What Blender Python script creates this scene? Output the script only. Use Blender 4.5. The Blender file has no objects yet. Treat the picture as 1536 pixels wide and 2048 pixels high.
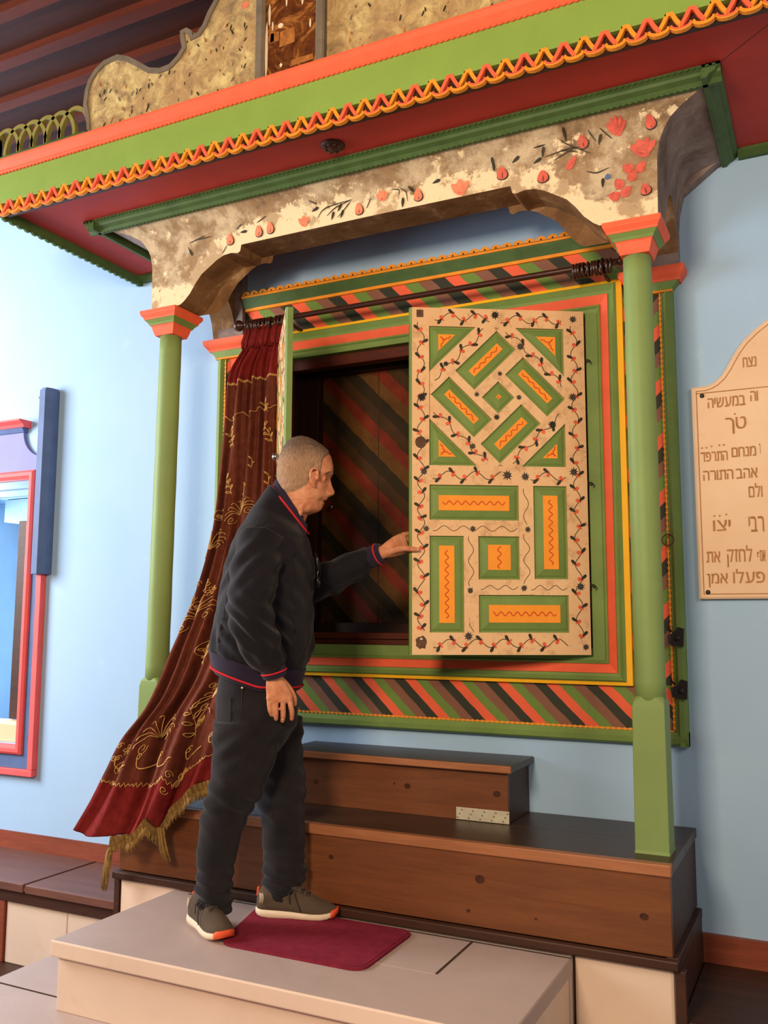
import bpy, bmesh, math, random
from mathutils import Vector, Matrix, noise

# ---------------------------------------------------------------- camera, light, exposure
sc = bpy.context.scene
COL = sc.collection
random.seed(7)
cam_d = bpy.data.cameras.new('camera')
cam_d.lens = 31.709
cam_d.sensor_width = 36.0
cam_d.clip_start = 0.05
cam = bpy.data.objects.new('camera', cam_d)
COL.objects.link(cam)
cr = Vector((0.89727, 0.44146, 0.003418)); cu = Vector((0.050167, -0.10965, 0.992703)); cf = Vector((-0.438617, 0.890554, 0.120533))
m = Matrix(((cr.x, cu.x, -cf.x, 1.58726), (cr.y, cu.y, -cf.y, -3.55062), (cr.z, cu.z, -cf.z, 0.74052), (0, 0, 0, 1)))
cam.matrix_world = m
sc.camera = cam

w = bpy.data.worlds.new('room_ambient'); sc.world = w; w.use_nodes = True
bg = w.node_tree.nodes['Background']
bg.inputs[0].default_value = (0.90, 0.85, 0.84, 1); bg.inputs[1].default_value = 0.31

def area(name, loc, target, size, size_y, energy, col):
    l = bpy.data.lights.new(name, 'AREA'); l.shape = 'RECTANGLE'; l.size = size; l.size_y = size_y
    l.energy = energy; l.color = col
    o = bpy.data.objects.new(name, l); COL.objects.link(o); o.location = loc
    d = Vector(target) - Vector(loc)
    o.rotation_euler = d.to_track_quat('-Z', 'Y').to_euler()
    return o

area('window_daylight', (-4.4, -2.1, 1.9), (-1.2, 0.0, 1.3), 1.8, 1.8, 240, (0.98, 0.98, 1.0))
area('hall_lamp', (0.5, -4.3, 1.85), (0.2, 0.0, 1.2), 0.7, 0.7, 114, (1.0, 0.75, 0.50))
area('hall_lamp_side', (3.1, -3.0, 2.0), (0.9, 0.0, 1.1), 1.0, 1.0, 30, (1.0, 0.80, 0.58))
area('niche_daylight', (-3.3, 0.45, 0.95), (-2.4, 0.5, 0.7), 0.5, 0.9, 19, (0.85, 0.94, 1.0))

sc.view_settings.view_transform = 'Standard'
sc.view_settings.look = 'None'
sc.view_settings.gamma = 1.0
sc.view_settings.use_curve_mapping = False
sc.view_settings.exposure = 0.0

# ---------------------------------------------------------------- helpers
def lin(c):
    c = c / 255.0
    return c / 12.92 if c <= 0.04045 else ((c + 0.055) / 1.055) ** 2.4
def rgb(r, g, b): return (lin(r), lin(g), lin(b), 1.0)

class NT:
    def __init__(s, name):
        s.m = bpy.data.materials.new(name); s.m.use_nodes = True
        s.t = s.m.node_tree; s.n = s.t.nodes; s.l = s.t.links
        s.p = s.n['Principled BSDF']
        s.tc = s.n.new('ShaderNodeTexCoord')
    def node(s, kind, **kw):
        nd = s.n.new('ShaderNode' + kind)
        for k, v in kw.items(): setattr(nd, k, v)
        return nd
    def link(s, a, b): s.l.new(a, b)
    def coords(s, scale=(1, 1, 1), rot=(0, 0, 0), loc=(0, 0, 0)):
        mp = s.node('Mapping'); s.link(s.tc.outputs['Object'], mp.inputs[0])
        mp.inputs['Scale'].default_value = scale; mp.inputs['Rotation'].default_value = rot; mp.inputs['Location'].default_value = loc
        return mp.outputs[0]
    def noise(s, scale, detail=4, rough=.55, vec=None, dist=0.):
        nd = s.node('TexNoise'); nd.inputs['Scale'].default_value = scale; nd.inputs['Detail'].default_value = detail
        nd.inputs['Roughness'].default_value = rough; nd.inputs['Distortion'].default_value = dist
        s.link(vec if vec is not None else s.tc.outputs['Object'], nd.inputs['Vector'])
        return nd.outputs['Fac']
    def ramp(s, fac, stops, interp='LINEAR'):
        nd = s.node('ValToRGB'); cr = nd.color_ramp; cr.interpolation = interp
        while len(cr.elements) < len(stops): cr.elements.new(0.5)
        for e, (p, c) in zip(cr.elements, stops): e.position = p; e.color = c
        s.link(fac, nd.inputs[0]); return nd.outputs['Color']
    def mix(s, fac, a, b, mode='MIX'):
        nd = s.node('Mix', data_type='RGBA', blend_type=mode)
        for i, v in ((0, fac), (6, a), (7, b)):
            if hasattr(v, 'type') and hasattr(v, 'links'): s.link(v, nd.inputs[i])
            else: nd.inputs[i].default_value = v
        return nd.outputs[2]
    def bump(s, fac, strength=.2, dist=.01):
        b = s.node('Bump'); b.inputs['Strength'].default_value = strength; b.inputs['Distance'].default_value = dist
        s.link(fac, b.inputs['Height']); s.link(b.outputs[0], s.p.inputs['Normal'])
    def base(s, c):
        if hasattr(c, 'links'): s.link(c, s.p.inputs['Base Color'])
        else: s.p.inputs['Base Color'].default_value = c
    def done(s, rough=.6, spec=.3, metal=0., sheen=0.):
        s.p.inputs['Roughness'].default_value = rough; s.p.inputs['Specular IOR Level'].default_value = spec
        s.p.inputs['Metallic'].default_value = metal; s.p.inputs['Sheen Weight'].default_value = sheen
        return s.m

def dk(c, f): return (c[0] * f, c[1] * f, c[2] * f, 1)

def paint(name, c, var=.12, scale=9, rough=.55, spec=.25, bump=.12):
    t = NT(name)
    f = t.noise(scale, 5, .6)
    f2 = t.noise(scale * 9, 3, .6)
    col = t.ramp(f, [(0.3, dk(c, 1 - var)), (0.7, dk(c, 1 + var))])
    t.base(col); t.bump(f2, bump, .004)
    return t.done(rough, spec)

def wood(name, c, dark, axis='x', scale=1.0, rough=.35, spec=.4, contrast=.5):
    t = NT(name)
    sc_ = {'x': (0.8, 9, 9), 'y': (9, .8, 9), 'z': (9, 9, .8)}[axis]
    v = t.coords(tuple(q * scale for q in sc_))
    f = t.noise(3.0, 8, .65, v, .8)
    f2 = t.noise(16, 4, .7, v)
    col = t.ramp(f, [(0.32, dark), (0.5, tuple((a + b) / 2 for a, b in zip(c, dark))), (0.68, c)])
    col = t.mix(.22, col, t.ramp(f2, [(0.35, dk(c, .45)), (0.65, dk(c, 1.2))]))
    big = t.noise(1.6, 3, .5)
    col = t.mix(.35, col, t.ramp(big, [(0.3, dk(c, .55)), (0.7, dk(c, 1.1))]))
    t.base(col); t.bump(f2, .12, .004)
    return t.done(rough, spec)

GREEN_C = rgb(116, 146, 70)
M = {}
M['green'] = paint('green_paint', rgb(118, 144, 76), .12, 7)
M['green_dark'] = paint('dark_green_paint', rgb(72, 98, 52), .18, 12)
M['green_column'] = paint('column_green_paint', rgb(130, 154, 92), .06, 5, .5)
M['green_fascia'] = paint('fascia_green_paint', rgb(134, 164, 74), .06, 5)
M['salmon'] = paint('salmon_paint', rgb(240, 104, 70), .08, 14)
M['amber'] = paint('amber_paint', rgb(252, 158, 48), .06, 16)
M['yellow'] = paint('yellow_paint', rgb(246, 184, 28), .06, 16)
M['orange'] = paint('orange_paint', rgb(238, 150, 46), .10, 20)
M['redsoffit'] = paint('oxide_red_paint', rgb(184, 58, 48), .10, 5, .6)
M['black'] = paint('black_leaf_paint', rgb(52, 46, 34), .3, 60)
M['petal'] = paint('red_petal_paint', rgb(226, 100, 68), .25, 60)
M['squiggle'] = paint('red_brown_line_paint', rgb(214, 76, 34), .2, 60)
M['star'] = paint('slate_star_paint', rgb(58, 56, 52), .4, 80)
M['stem'] = paint('brown_stem_paint', rgb(92, 70, 44), .3, 60)
M['tulip'] = paint('tulip_paint', rgb(230, 132, 98), .2, 50)
M['tulip_red'] = paint('tulip_red_paint', rgb(206, 94, 78), .25, 50)

def m_wall():
    t = NT('light_blue_wall_paint')
    f = t.noise(1.3, 5, .6); f2 = t.noise(60, 4, .6); f3 = t.noise(7, 4, .7)
    col = t.ramp(f, [(0.3, rgb(160, 194, 228)), (0.7, rgb(169, 200, 231))])
    col = t.mix(t.ramp(f3, [(0.62, (0, 0, 0, 1)), (0.8, (.35, .35, .35, 1))]), col, rgb(196, 218, 232))
    t.base(col); t.bump(f2, .10, .004)
    return t.done(.75, .2)
M['wall'] = m_wall()

def m_cream():
    t = NT('worn_cream_paint')
    f = t.noise(6, 6, .7); f2 = t.noise(35, 5, .7); f3 = t.noise(14, 5, .75)
    col = t.ramp(f, [(0.3, rgb(230, 184, 136)), (0.7, rgb(240, 202, 156))])
    dirt = t.ramp(f3, [(0.52, (0, 0, 0, 1)), (0.68, (.7, .7, .7, 1))])
    col = t.mix(dirt, col, rgb(186, 140, 100))
    spots = t.ramp(f2, [(0.62, (0, 0, 0, 1)), (0.72, (.7, .7, .7, 1))])
    col = t.mix(spots, col, rgb(150, 106, 74))
    t.base(col); t.bump(f2, .1, .004)
    return t.done(.55, .25)
M['cream'] = m_cream()

def m_plaster():
    t = NT('weathered_plaster')
    f = t.noise(6.5, 9, .72, None, .15); f2 = t.noise(26, 7, .72); f3 = t.noise(3.1, 7, .65, t.coords((1, 1, 1), (0, 0, 0), (4, 2, 7)), .1)
    f4 = t.noise(11, 8, .7, t.coords((1, 1, 1), (0, 0, 0), (9, 1, 3)))
    col = t.ramp(f, [(0.36, rgb(128, 104, 78)), (0.46, rgb(160, 134, 102)), (0.53, rgb(186, 166, 136)), (0.60, rgb(206, 186, 152))])
    # worn cream paint chipped back along the lower edge of the arch
    at_ = t.node('Attribute'); at_.attribute_name = 'rise'
    nd = t.node('Math', operation='MULTIPLY_ADD'); t.link(at_.outputs['Fac'], nd.inputs[0]); nd.inputs[1].default_value = -3.0; nd.inputs[2].default_value = .30
    mx = t.node('Math', operation='MAXIMUM'); t.link(nd.outputs[0], mx.inputs[0]); mx.inputs[1].default_value = -.05
    ad = t.node('Math', operation='ADD'); t.link(mx.outputs[0], ad.inputs[0]); t.link(f4, ad.inputs[1])
    col = t.mix(t.ramp(ad.outputs[0], [(0.53, (0, 0, 0, 1)), (0.57, (.95, .95, .95, 1))]), col, rgb(240, 218, 178))
    col = t.mix(t.ramp(f3, [(0.53, (0, 0, 0, 1)), (0.56, (.7, .7, .7, 1))]), col, rgb(160, 130, 96))
    col = t.mix(t.ramp(f2, [(0.60, (0, 0, 0, 1)), (0.68, (.6, .6, .6, 1))]), col, rgb(116, 104, 98))
    t.base(col); t.bump(f2, .35, .01)
    return t.done(.85, .15)
M['plaster'] = m_plaster()
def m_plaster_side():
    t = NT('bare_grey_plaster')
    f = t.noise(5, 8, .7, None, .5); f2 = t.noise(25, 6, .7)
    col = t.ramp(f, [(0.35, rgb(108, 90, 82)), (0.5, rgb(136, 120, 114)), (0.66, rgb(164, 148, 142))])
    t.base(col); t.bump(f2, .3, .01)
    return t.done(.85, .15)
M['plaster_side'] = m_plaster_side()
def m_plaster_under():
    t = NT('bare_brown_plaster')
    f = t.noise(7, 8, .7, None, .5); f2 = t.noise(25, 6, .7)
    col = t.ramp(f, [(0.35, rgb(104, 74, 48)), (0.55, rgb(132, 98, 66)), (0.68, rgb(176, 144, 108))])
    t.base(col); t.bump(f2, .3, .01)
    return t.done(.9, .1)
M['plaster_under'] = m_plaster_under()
def m_pediment():
    t = NT('mottled_pediment_paint')
    f = t.noise(16, 8, .72, None, .8); f2 = t.noise(5, 5, .6); f3 = t.noise(44, 5, .7)
    col = t.ramp(f, [(0.33, rgb(118, 106, 84)), (0.47, rgb(178, 152, 104)), (0.56, rgb(204, 182, 126)), (0.66, rgb(228, 208, 142))])
    col = t.mix(t.ramp(f2, [(0.4, (0, 0, 0, 1)), (0.6, (.55, .55, .55, 1))]), col, rgb(176, 138, 96))
    col = t.mix(t.ramp(f3, [(0.62, (0, 0, 0, 1)), (0.7, (.7, .7, .7, 1))]), col, rgb(96, 88, 62))
    t.base(col); t.bump(f3, .2, .01)
    return t.done(.85, .15)
M['pediment'] = m_pediment()
M['pediment_rim'] = paint('grey_pediment_rim', rgb(120, 108, 92), .2, 14, .8, .1)

def stripes(name, vec, period, phase, cols, wob=.05, dull=0.):
    """diagonal painted stripes in object space: (x,z) . vec"""
    t = NT(name)
    sx = t.node('SeparateXYZ'); t.link(t.tc.outputs['Object'], sx.inputs[0])
    def mth(op, a, b):
        nd = t.node('Math', operation=op)
        for i, v in enumerate((a, b)):
            if hasattr(v, 'links'): t.link(v, nd.inputs[i])
            else: nd.inputs[i].default_value = v
        return nd.outputs[0]
    d = mth('ADD', mth('MULTIPLY', sx.outputs[0], vec[0]), mth('MULTIPLY', sx.outputs[2], vec[1]))
    nz = t.noise(14, 2, .5)
    d = mth('ADD', mth('DIVIDE', mth('SUBTRACT', d, phase), period), mth('MULTIPLY', mth('SUBTRACT', nz, .5), wob))
    fr = mth('FRACT', mth('ADD', d, 40.0), 0)
    k = len(cols)
    col = t.ramp(fr, [(i / k, c) for i, c in enumerate(cols)], 'CONSTANT')
    f = t.noise(10, 5, .6)
    col = t.mix(1.0, col, t.ramp(f, [(0.3, (1 - .12 - dull, 1 - .12 - dull, 1 - .12 - dull, 1)), (0.7, (1, 1, 1, 1))]), 'MULTIPLY')
    t.base(col); t.bump(t.noise(70, 3), .1, .003)
    return t.done(.6, .2)
SC = [rgb(240, 104, 70), rgb(112, 140, 66), rgb(136, 92, 74), rgb(56, 58, 46)]
# '\' stripes: x + z constant ; '/' stripes: x - z constant
M['str_bottom'] = stripes('bottom_band_stripes', (1, 1.02), .205, -.544 + .496 * 1.02, SC)
M['str_top'] = stripes('top_band_stripes', (1, 1.0), .262, -.413 + 2.245, SC)
M['str_side'] = stripes('side_band_stripes', (-1, 1.0), .215, -1.064 + 1.79, [SC[0], SC[1], SC[2], SC[3]])
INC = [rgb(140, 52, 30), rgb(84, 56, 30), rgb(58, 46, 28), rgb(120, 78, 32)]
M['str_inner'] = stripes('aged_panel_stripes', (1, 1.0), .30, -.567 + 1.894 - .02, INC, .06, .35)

M['wood_front'] = wood('stained_pine_boards', rgb(126, 74, 42), rgb(88, 49, 27), 'x', 1, .42, .35)
M['wood_top'] = wood('dark_worn_pine_tread', rgb(74, 55, 42), rgb(46, 33, 24), 'x', 1, .38, .4)
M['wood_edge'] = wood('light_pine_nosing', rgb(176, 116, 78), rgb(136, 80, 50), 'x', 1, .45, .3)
M['wood_dark'] = wood('dark_brown_wood', rgb(74, 44, 32), rgb(44, 24, 18), 'x', 1, .5, .3)
M['wood_red'] = wood('reddish_brown_wood', rgb(150, 76, 52), rgb(104, 48, 34), 'x', 1, .45, .3)
M['wood_ark'] = wood('dark_red_ark_wood', rgb(104, 44, 28), rgb(54, 24, 16), 'x', 1, .5, .3)
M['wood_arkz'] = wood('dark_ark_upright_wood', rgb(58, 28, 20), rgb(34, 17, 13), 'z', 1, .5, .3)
M['wood_ceil'] = wood('dark_ceiling_boards', rgb(74, 35, 23), rgb(46, 21, 14), 'x', .6, .55, .25)
M['wood_batten'] = wood('ceiling_batten_wood', rgb(112, 50, 31), rgb(74, 33, 21), 'x', .6, .55, .25)
M['knot'] = paint('dark_wood_knot', rgb(70, 38, 22), .3, 40, .4, .3)
M['rod'] = wood('turned_dark_wood', rgb(70, 38, 28), rgb(40, 20, 16), 'x', 2, .3, .5)

def m_marble(name, c, var, veins):
    t = NT(name)
    f = t.noise(2.6, 8, .65, None, 1.2); f2 = t.noise(90, 3, .6); f3 = t.noise(9, 5, .6)
    col = t.ramp(f, [(0.3, dk(c, 1 - var)), (0.52, c), (0.7, dk(c, 1 + var * .6))])
    col = t.mix(t.ramp(f3, [(0.58, (0, 0, 0, 1)), (0.75, (.4, .4, .4, 1))]), col, veins)
    t.base(col); t.bump(f2, .06, .003)
    return t.done(.5, .3)
M['marble'] = m_marble('warm_grey_marble', rgb(182, 162, 154), .08, rgb(168, 146, 136))
M['marble_front'] = m_marble('cream_lit_marble', rgb(226, 202, 182), .06, rgb(212, 180, 150))  # cream stone; on the upper step it puts lamp light into the colour
M['joint'] = paint('dark_joint', rgb(70, 52, 42), .2, 40, .9, .1)
M['iron'] = paint('black_iron', rgb(44, 38, 38), .25, 30, .5, .4)
M['rust'] = paint('rusty_iron_plate', rgb(96, 66, 48), .35, 40, .7, .3)
def metal(name, c, rough, met=1.0):
    t = NT(name); t.base(t.ramp(t.noise(30, 4), [(0.3, dk(c, .8)), (0.7, c)])); t.bump(t.noise(60, 3), .15, .003)
    return t.done(rough, .5, met)
M['zinc'] = metal('galvanised_plate', rgb(222, 212, 186), .4, .35)
M['chrome'] = metal('dull_nickel', rgb(170, 160, 148), .28)
M['gold'] = paint('gold_thread', rgb(206, 160, 92), .25, 90, .4, .5)
M['fringe'] = paint('tan_fringe', rgb(150, 118, 70), .35, 60, .9, .1, .6)

def velvet(name, c, hi):
    t = NT(name)
    f = t.noise(26, 5, .7); f2 = t.noise(240, 2, .6)
    col = t.ramp(f, [(0.3, c), (0.72, hi)])
    t.base(col); t.bump(f2, .3, .003)
    t.p.inputs['Sheen Tint'].default_value = hi; t.p.inputs['Sheen Roughness'].default_value = .4
    return t.done(.85, .1, 0., .35)
M['velvet_brown'] = velvet('brown_velvet', rgb(88, 43, 33), rgb(116, 60, 45))
M['velvet_red'] = velvet('dark_red_velvet', rgb(104, 28, 29), rgb(136, 42, 40))
M['mat'] = velvet('burgundy_mat_pile', rgb(112, 30, 48), rgb(134, 42, 60))

def fabric(name, c, hi, sc_=300, rough=.9, sheen=.1):
    t = NT(name)
    f = t.noise(8, 5, .6); f2 = t.noise(sc_, 2, .6)
    t.base(t.ramp(f, [(0.3, c), (0.7, hi)])); t.bump(f2, .25, .002)
    return t.done(rough, .12, 0., sheen)
M['jacket'] = fabric('navy_black_jacket_cloth', rgb(20, 18, 25), rgb(27, 24, 32), 500, .75, .12)
M['rib'] = fabric('navy_rib_knit', rgb(38, 32, 50), rgb(46, 40, 60), 500, .9, .1)
M['redline'] = fabric('red_knit_line', rgb(190, 38, 50), rgb(206, 52, 62), 500, .9, 0)
M['jeans'] = fabric('black_denim', rgb(27, 25, 28), rgb(40, 37, 41), 600, .95, .12)
M['shoe'] = fabric('olive_grey_mesh', rgb(78, 65, 54), rgb(92, 78, 65), 700, .9, .05)
M['sole'] = paint('white_foam_sole', rgb(226, 206, 180), .05, 20, .6, .2)
M['toe'] = paint('orange_rubber_toe', rgb(232, 92, 52), .08, 20, .5, .3)
M['lace'] = fabric('dark_lace', rgb(52, 46, 40), rgb(64, 56, 48))
def m_skin():
    t = NT('skin')
    f = t.noise(26, 6, .65); f2 = t.noise(160, 4, .65)
    c = t.ramp(f, [(0.3, rgb(186, 112, 80)), (0.52, rgb(206, 138, 100)), (0.7, rgb(220, 156, 120))])
    c = t.mix(t.ramp(t.noise(60, 4), [(.6, (0, 0, 0, 1)), (.72, (.5, .5, .5, 1))]), c, rgb(170, 96, 72))
    t.base(c); t.bump(f2, .3, .002)
    t.p.inputs['Subsurface Weight'].default_value = .12; t.p.inputs['Subsurface Radius'].default_value = (.012, .005, .003)
    return t.done(.5, .35)
M['skin'] = m_skin()
def m_hair():
    t = NT('grey_brown_hair')
    v = t.coords((60, 60, 14))
    f = t.noise(4, 5, .7, v); f2 = t.noise(14, 4)
    top = t.ramp(f, [(0.3, rgb(70, 54, 46)), (0.7, rgb(124, 104, 88))])
    side = t.ramp(f, [(0.3, rgb(132, 100, 78)), (0.7, rgb(176, 142, 112))])
    sx = t.node('SeparateXYZ'); t.link(t.tc.outputs['Object'], sx.inputs[0])
    ad = t.node('Math', operation='MULTIPLY_ADD'); t.link(f2, ad.inputs[0]); ad.inputs[1].default_value = .05; t.link(sx.outputs[2], ad.inputs[2])
    mr = t.node('MapRange'); t.link(ad.outputs[0], mr.inputs[0]); mr.inputs[1].default_value = 1.352; mr.inputs[2].default_value = 1.412
    t.base(t.mix(mr.outputs[0], side, top)); t.bump(f, .5, .003)
    return t.done(.75, .2)
M['hair'] = m_hair()
M['eyewhite'] = paint('eye_white', rgb(150, 122, 108), .05, 20, .7, .1)
M['glassframe'] = paint('dark_spectacle_frame', rgb(26, 22, 22), .1, 20, .2, .6)
def m_glass():
    t = NT('clear_lens'); t.base((1, 1, 1, 1)); t.p.inputs['Transmission Weight'].default_value = 1.0
    t.p.inputs['IOR'].default_value = 1.45
    return t.done(.02, .5)
M['lens'] = m_glass()
M['blue_post'] = paint('slate_blue_paint', rgb(86, 108, 152), .12, 12)
M['lilac'] = paint('lilac_blue_paint', rgb(122, 124, 178), .06, 6)
M['pink'] = paint('coral_pink_paint', rgb(240, 98, 98), .08, 12)
M['niche'] = paint('pale_blue_niche_paint', rgb(170, 200, 224), .06, 5)
M['peach'] = paint('peach_sill', rgb(240, 200, 160), .05, 5)
def m_plaque():
    t = NT('cream_marble_plaque')
    f = t.noise(3, 6, .6); f2 = t.noise(16, 5, .7)
    col = t.ramp(f, [(0.3, rgb(226, 188, 152)), (0.7, rgb(236, 204, 170))])
    col = t.mix(t.ramp(f2, [(0.62, (0, 0, 0, 1)), (0.8, (.4, .4, .4, 1))]), col, rgb(200, 150, 110))
    t.base(col); return t.done(.5, .3)
M['plaque'] = m_plaque()
M['letter'] = paint('engraved_brown_lettering', rgb(176, 126, 84), .18, 40, .8, .1)
M['picture'] = None
def m_picture():
    t = NT('aged_brown_painting')
    f = t.noise(9, 8, .7, None, 1.5); f2 = t.noise(30, 6, .75)
    col = t.ramp(f, [(0.36, rgb(64, 32, 18)), (0.5, rgb(110, 60, 26)), (0.62, rgb(190, 126, 62))])
    col = t.mix(t.ramp(f2, [(0.55, (0, 0, 0, 1)), (0.7, (.5, .5, .5, 1))]), col, rgb(80, 40, 20))
    t.base(col); return t.done(.35, .4)
M['picture'] = m_picture()
M['white_chip'] = paint('bare_white_chip', rgb(236, 216, 186), .05, 30)
M['ochre_patch'] = paint('ochre_patch', rgb(168, 106, 50), .35, 60)

M['olive'] = paint('olive_lattice_paint', rgb(140, 130, 66), .15, 20)
M['wood_plum'] = wood('plum_brown_ledge_wood', rgb(122, 80, 68), rgb(92, 57, 48), 'x', 1, .45, .3)

# ---------------------------------------------------------------- mesh builder
class MB:
    def __init__(s): s.v = []; s.f = []; s.mi = []; s.sm = []
    def add(s, vs, fs, mi=0, smooth=False):
        o = len(s.v); s.v += [tuple(q) for q in vs]
        for f in fs: s.f.append(tuple(i + o for i in f)); s.mi.append(mi); s.sm.append(smooth)
        return s
    def box(s, x0, x1, y0, y1, z0, z1, mi=0):
        vs = [(x, y, z) for z in (z0, z1) for y in (y0, y1) for x in (x0, x1)]
        return s.add(vs, [(0, 2, 3, 1), (4, 5, 7, 6), (0, 1, 5, 4), (2, 6, 7, 3), (0, 4, 6, 2), (1, 3, 7, 5)], mi)
    def bbox(s, x0, x1, y0, y1, z0, z1, b=.004, mi=0):
        """box with chamfered edges"""
        bm = bmesh.new()
        bmesh.ops.create_cube(bm, size=1)
        for v in bm.verts: v.co = Vector(((x0 + x1) / 2 + v.co.x * (x1 - x0), (y0 + y1) / 2 + v.co.y * (y1 - y0), (z0 + z1) / 2 + v.co.z * (z1 - z0)))
        bmesh.ops.bevel(bm, geom=bm.edges[:], offset=b, segments=2, affect='EDGES', profile=.5)
        bm.verts.index_update()
        s.add([v.co for v in bm.verts], [[v.index for v in f.verts] for f in bm.faces], mi); bm.free(); return s
    def prism(s, poly, fn, t0, t1, mi=0, mi_side=None):
        """poly: list of (a,b); fn(a,b,t) -> xyz; extruded from t0 to t1"""
        n = len(poly); vs = [fn(a, b, t0) for a, b in poly] + [fn(a, b, t1) for a, b in poly]
        s.add(vs, [tuple(range(n)), tuple(range(2 * n - 1, n - 1, -1))], mi)
        s.add(vs, [(i, i + n, (i + 1) % n + n, (i + 1) % n) for i in range(n)], mi if mi_side is None else mi_side)
        return s
    def loft(s, rings, mi=0, cap=True, smooth=True, closed=True):
        n = len(rings[0]); vs = [p for r in rings for p in r]; fs = []
        for i in range(len(rings) - 1):
            for j in range(n if closed else n - 1):
                k = (j + 1) % n
                fs.append((i * n + j, i * n + k, (i + 1) * n + k, (i + 1) * n + j))
        if cap: fs += [tuple(range(n - 1, -1, -1)), tuple(range((len(rings) - 1) * n, len(rings) * n))]
        return s.add(vs, fs, mi, smooth)
    def tube(s, path, r, n=8, mi=0, cap=True):
        path = [Vector(p) for p in path]; rings = []
        up = None
        for i, p in enumerate(path):
            t = (path[min(i + 1, len(path) - 1)] - path[max(i - 1, 0)])
            if t.length < 1e-9: t = Vector((0, 0, 1))
            t.normalize()
            if up is None:
                up = Vector((0, 0, 1)) if abs(t.z) < .9 else Vector((1, 0, 0))
            a = t.cross(up)
            if a.length < 1e-6: a = t.orthogonal()
            a.normalize(); b = a.cross(t).normalized(); up = b
            rr = r[i] if isinstance(r, (list, tuple)) else r
            rings.append([p + a * (rr * math.cos(2 * math.pi * k / n)) + b * (rr * math.sin(2 * math.pi * k / n)) for k in range(n)])
        return s.loft(rings, mi, cap)
    def lathe(s, prof, c, axis='z', n=24, mi=0):
        """prof list of (r,h) along axis from c"""
        rings = []
        for r, h in prof:
            ring = []
            for k in range(n):
                a = 2 * math.pi * k / n; p, q = r * math.cos(a), r * math.sin(a)
                ring.append({'z': (c[0] + p, c[1] + q, c[2] + h), 'x': (c[0] + h, c[1] + p, c[2] + q), 'y': (c[0] + p, c[1] + h, c[2] + q)}[axis])
            rings.append(ring)
        return s.loft(rings, mi)
    def sphere(s, c, r, mi=0, n=16, sq=(1, 1, 1)):
        rings = []
        for i in range(1, n // 2):
            a = math.pi * i / (n // 2)
            rings.append([(c[0] + sq[0] * r * math.sin(a) * math.cos(2 * math.pi * k / n), c[1] + sq[1] * r * math.sin(a) * math.sin(2 * math.pi * k / n), c[2] + sq[2] * r * math.cos(a)) for k in range(n)])
        return s.loft(rings, mi)
    def torus(s, c, R, r, ax='x', n=28, k=8, mi=0):
        pts = []
        for i in range(n):
            a = 2 * math.pi * i / n; p, q = R * math.cos(a), R * math.sin(a)
            ring = []
            for j in range(k):
                b = 2 * math.pi * j / k; rr = R + r * math.cos(b); h = r * math.sin(b)
                p, q = rr * math.cos(a), rr * math.sin(a)
                ring.append({'z': (c[0] + p, c[1] + q, c[2] + h), 'x': (c[0] + h, c[1] + p, c[2] + q), 'y': (c[0] + p, c[1] + h, c[2] + q)}[ax])
            pts.append(ring)
        vs = [p for r_ in pts for p in r_]
        fs = [(i * k + j, i * k + (j + 1) % k, ((i + 1) % n) * k + (j + 1) % k, ((i + 1) % n) * k + j) for i in range(n) for j in range(k)]
        return s.add(vs, fs, mi, True)
    def frame(s, x0, x1, z0, z1, prof, fn=None, mats=None):
        """mitred rectangular frame. prof: list of (inset, y). mats: per segment"""
        fn = fn or (lambda x, y, z: (x, y, z))
        R_ = []
        for t, y in prof:
            ins = t if isinstance(t, (tuple, list)) else (t, t, t, t)   # left,right,bottom,top
            a, b, c, d = x0 + ins[0], x1 - ins[1], z0 + ins[2], z1 - ins[3]
            R_.append([fn(a, y, c), fn(b, y, c), fn(b, y, d), fn(a, y, d)])
        for i in range(len(R_) - 1):
            s.add(R_[i] + R_[i + 1], [(j, (j + 1) % 4, (j + 1) % 4 + 4, j + 4) for j in range(4)], mats[i] if mats else 0)
        return s

ROOT = {}
def link(name, me, parent=None):
    o = bpy.data.objects.new(name, me); COL.objects.link(o)
    if parent is not None: o.parent = parent
    return o
def root_of(o):
    while o.parent is not None: o = o.parent
    return o
def mesh_of(name, mb, mats, off=(0, 0, 0), recalc=True):
    me = bpy.data.meshes.new(name)
    ox, oy, oz = off
    me.from_pydata([(x - ox, y - oy, z - oz) for x, y, z in mb.v], [], mb.f)
    for mname in mats: me.materials.append(M[mname] if isinstance(mname, str) else mname)
    me.polygons.foreach_set('material_index', mb.mi)
    me.polygons.foreach_set('use_smooth', mb.sm)
    if recalc:
        bm = bmesh.new(); bm.from_mesh(me); bmesh.ops.remove_doubles(bm, verts=bm.verts, dist=1e-6)
        bmesh.ops.recalc_face_normals(bm, faces=bm.faces); bm.to_mesh(me); bm.free()
    me.update(); return me
LOCAL = set()
def part(name, mb, mats, parent, label=None, recalc=True):
    """a child mesh; coordinates given in world space unless the root is local"""
    r = root_of(parent)
    off = (0, 0, 0) if r.name in LOCAL else tuple(r.location)
    o = link(name, mesh_of(name, mb, mats, off, recalc), parent)
    if label: o['label'] = label
    return o
def thing(name, label, cat, loc=(0, 0, 0), rotz=0., group=None, local=False):
    o = bpy.data.objects.new(name, None); COL.objects.link(o); o.empty_display_size = .05
    o.location = loc; o.rotation_euler = (0, 0, rotz); tag(o, label, cat, group)
    if local: LOCAL.add(o.name)
    return o
def tag(o, label, cat, group=None):
    o['label'] = label; o['category'] = cat
    if group: o['group'] = group
    return o
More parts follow.
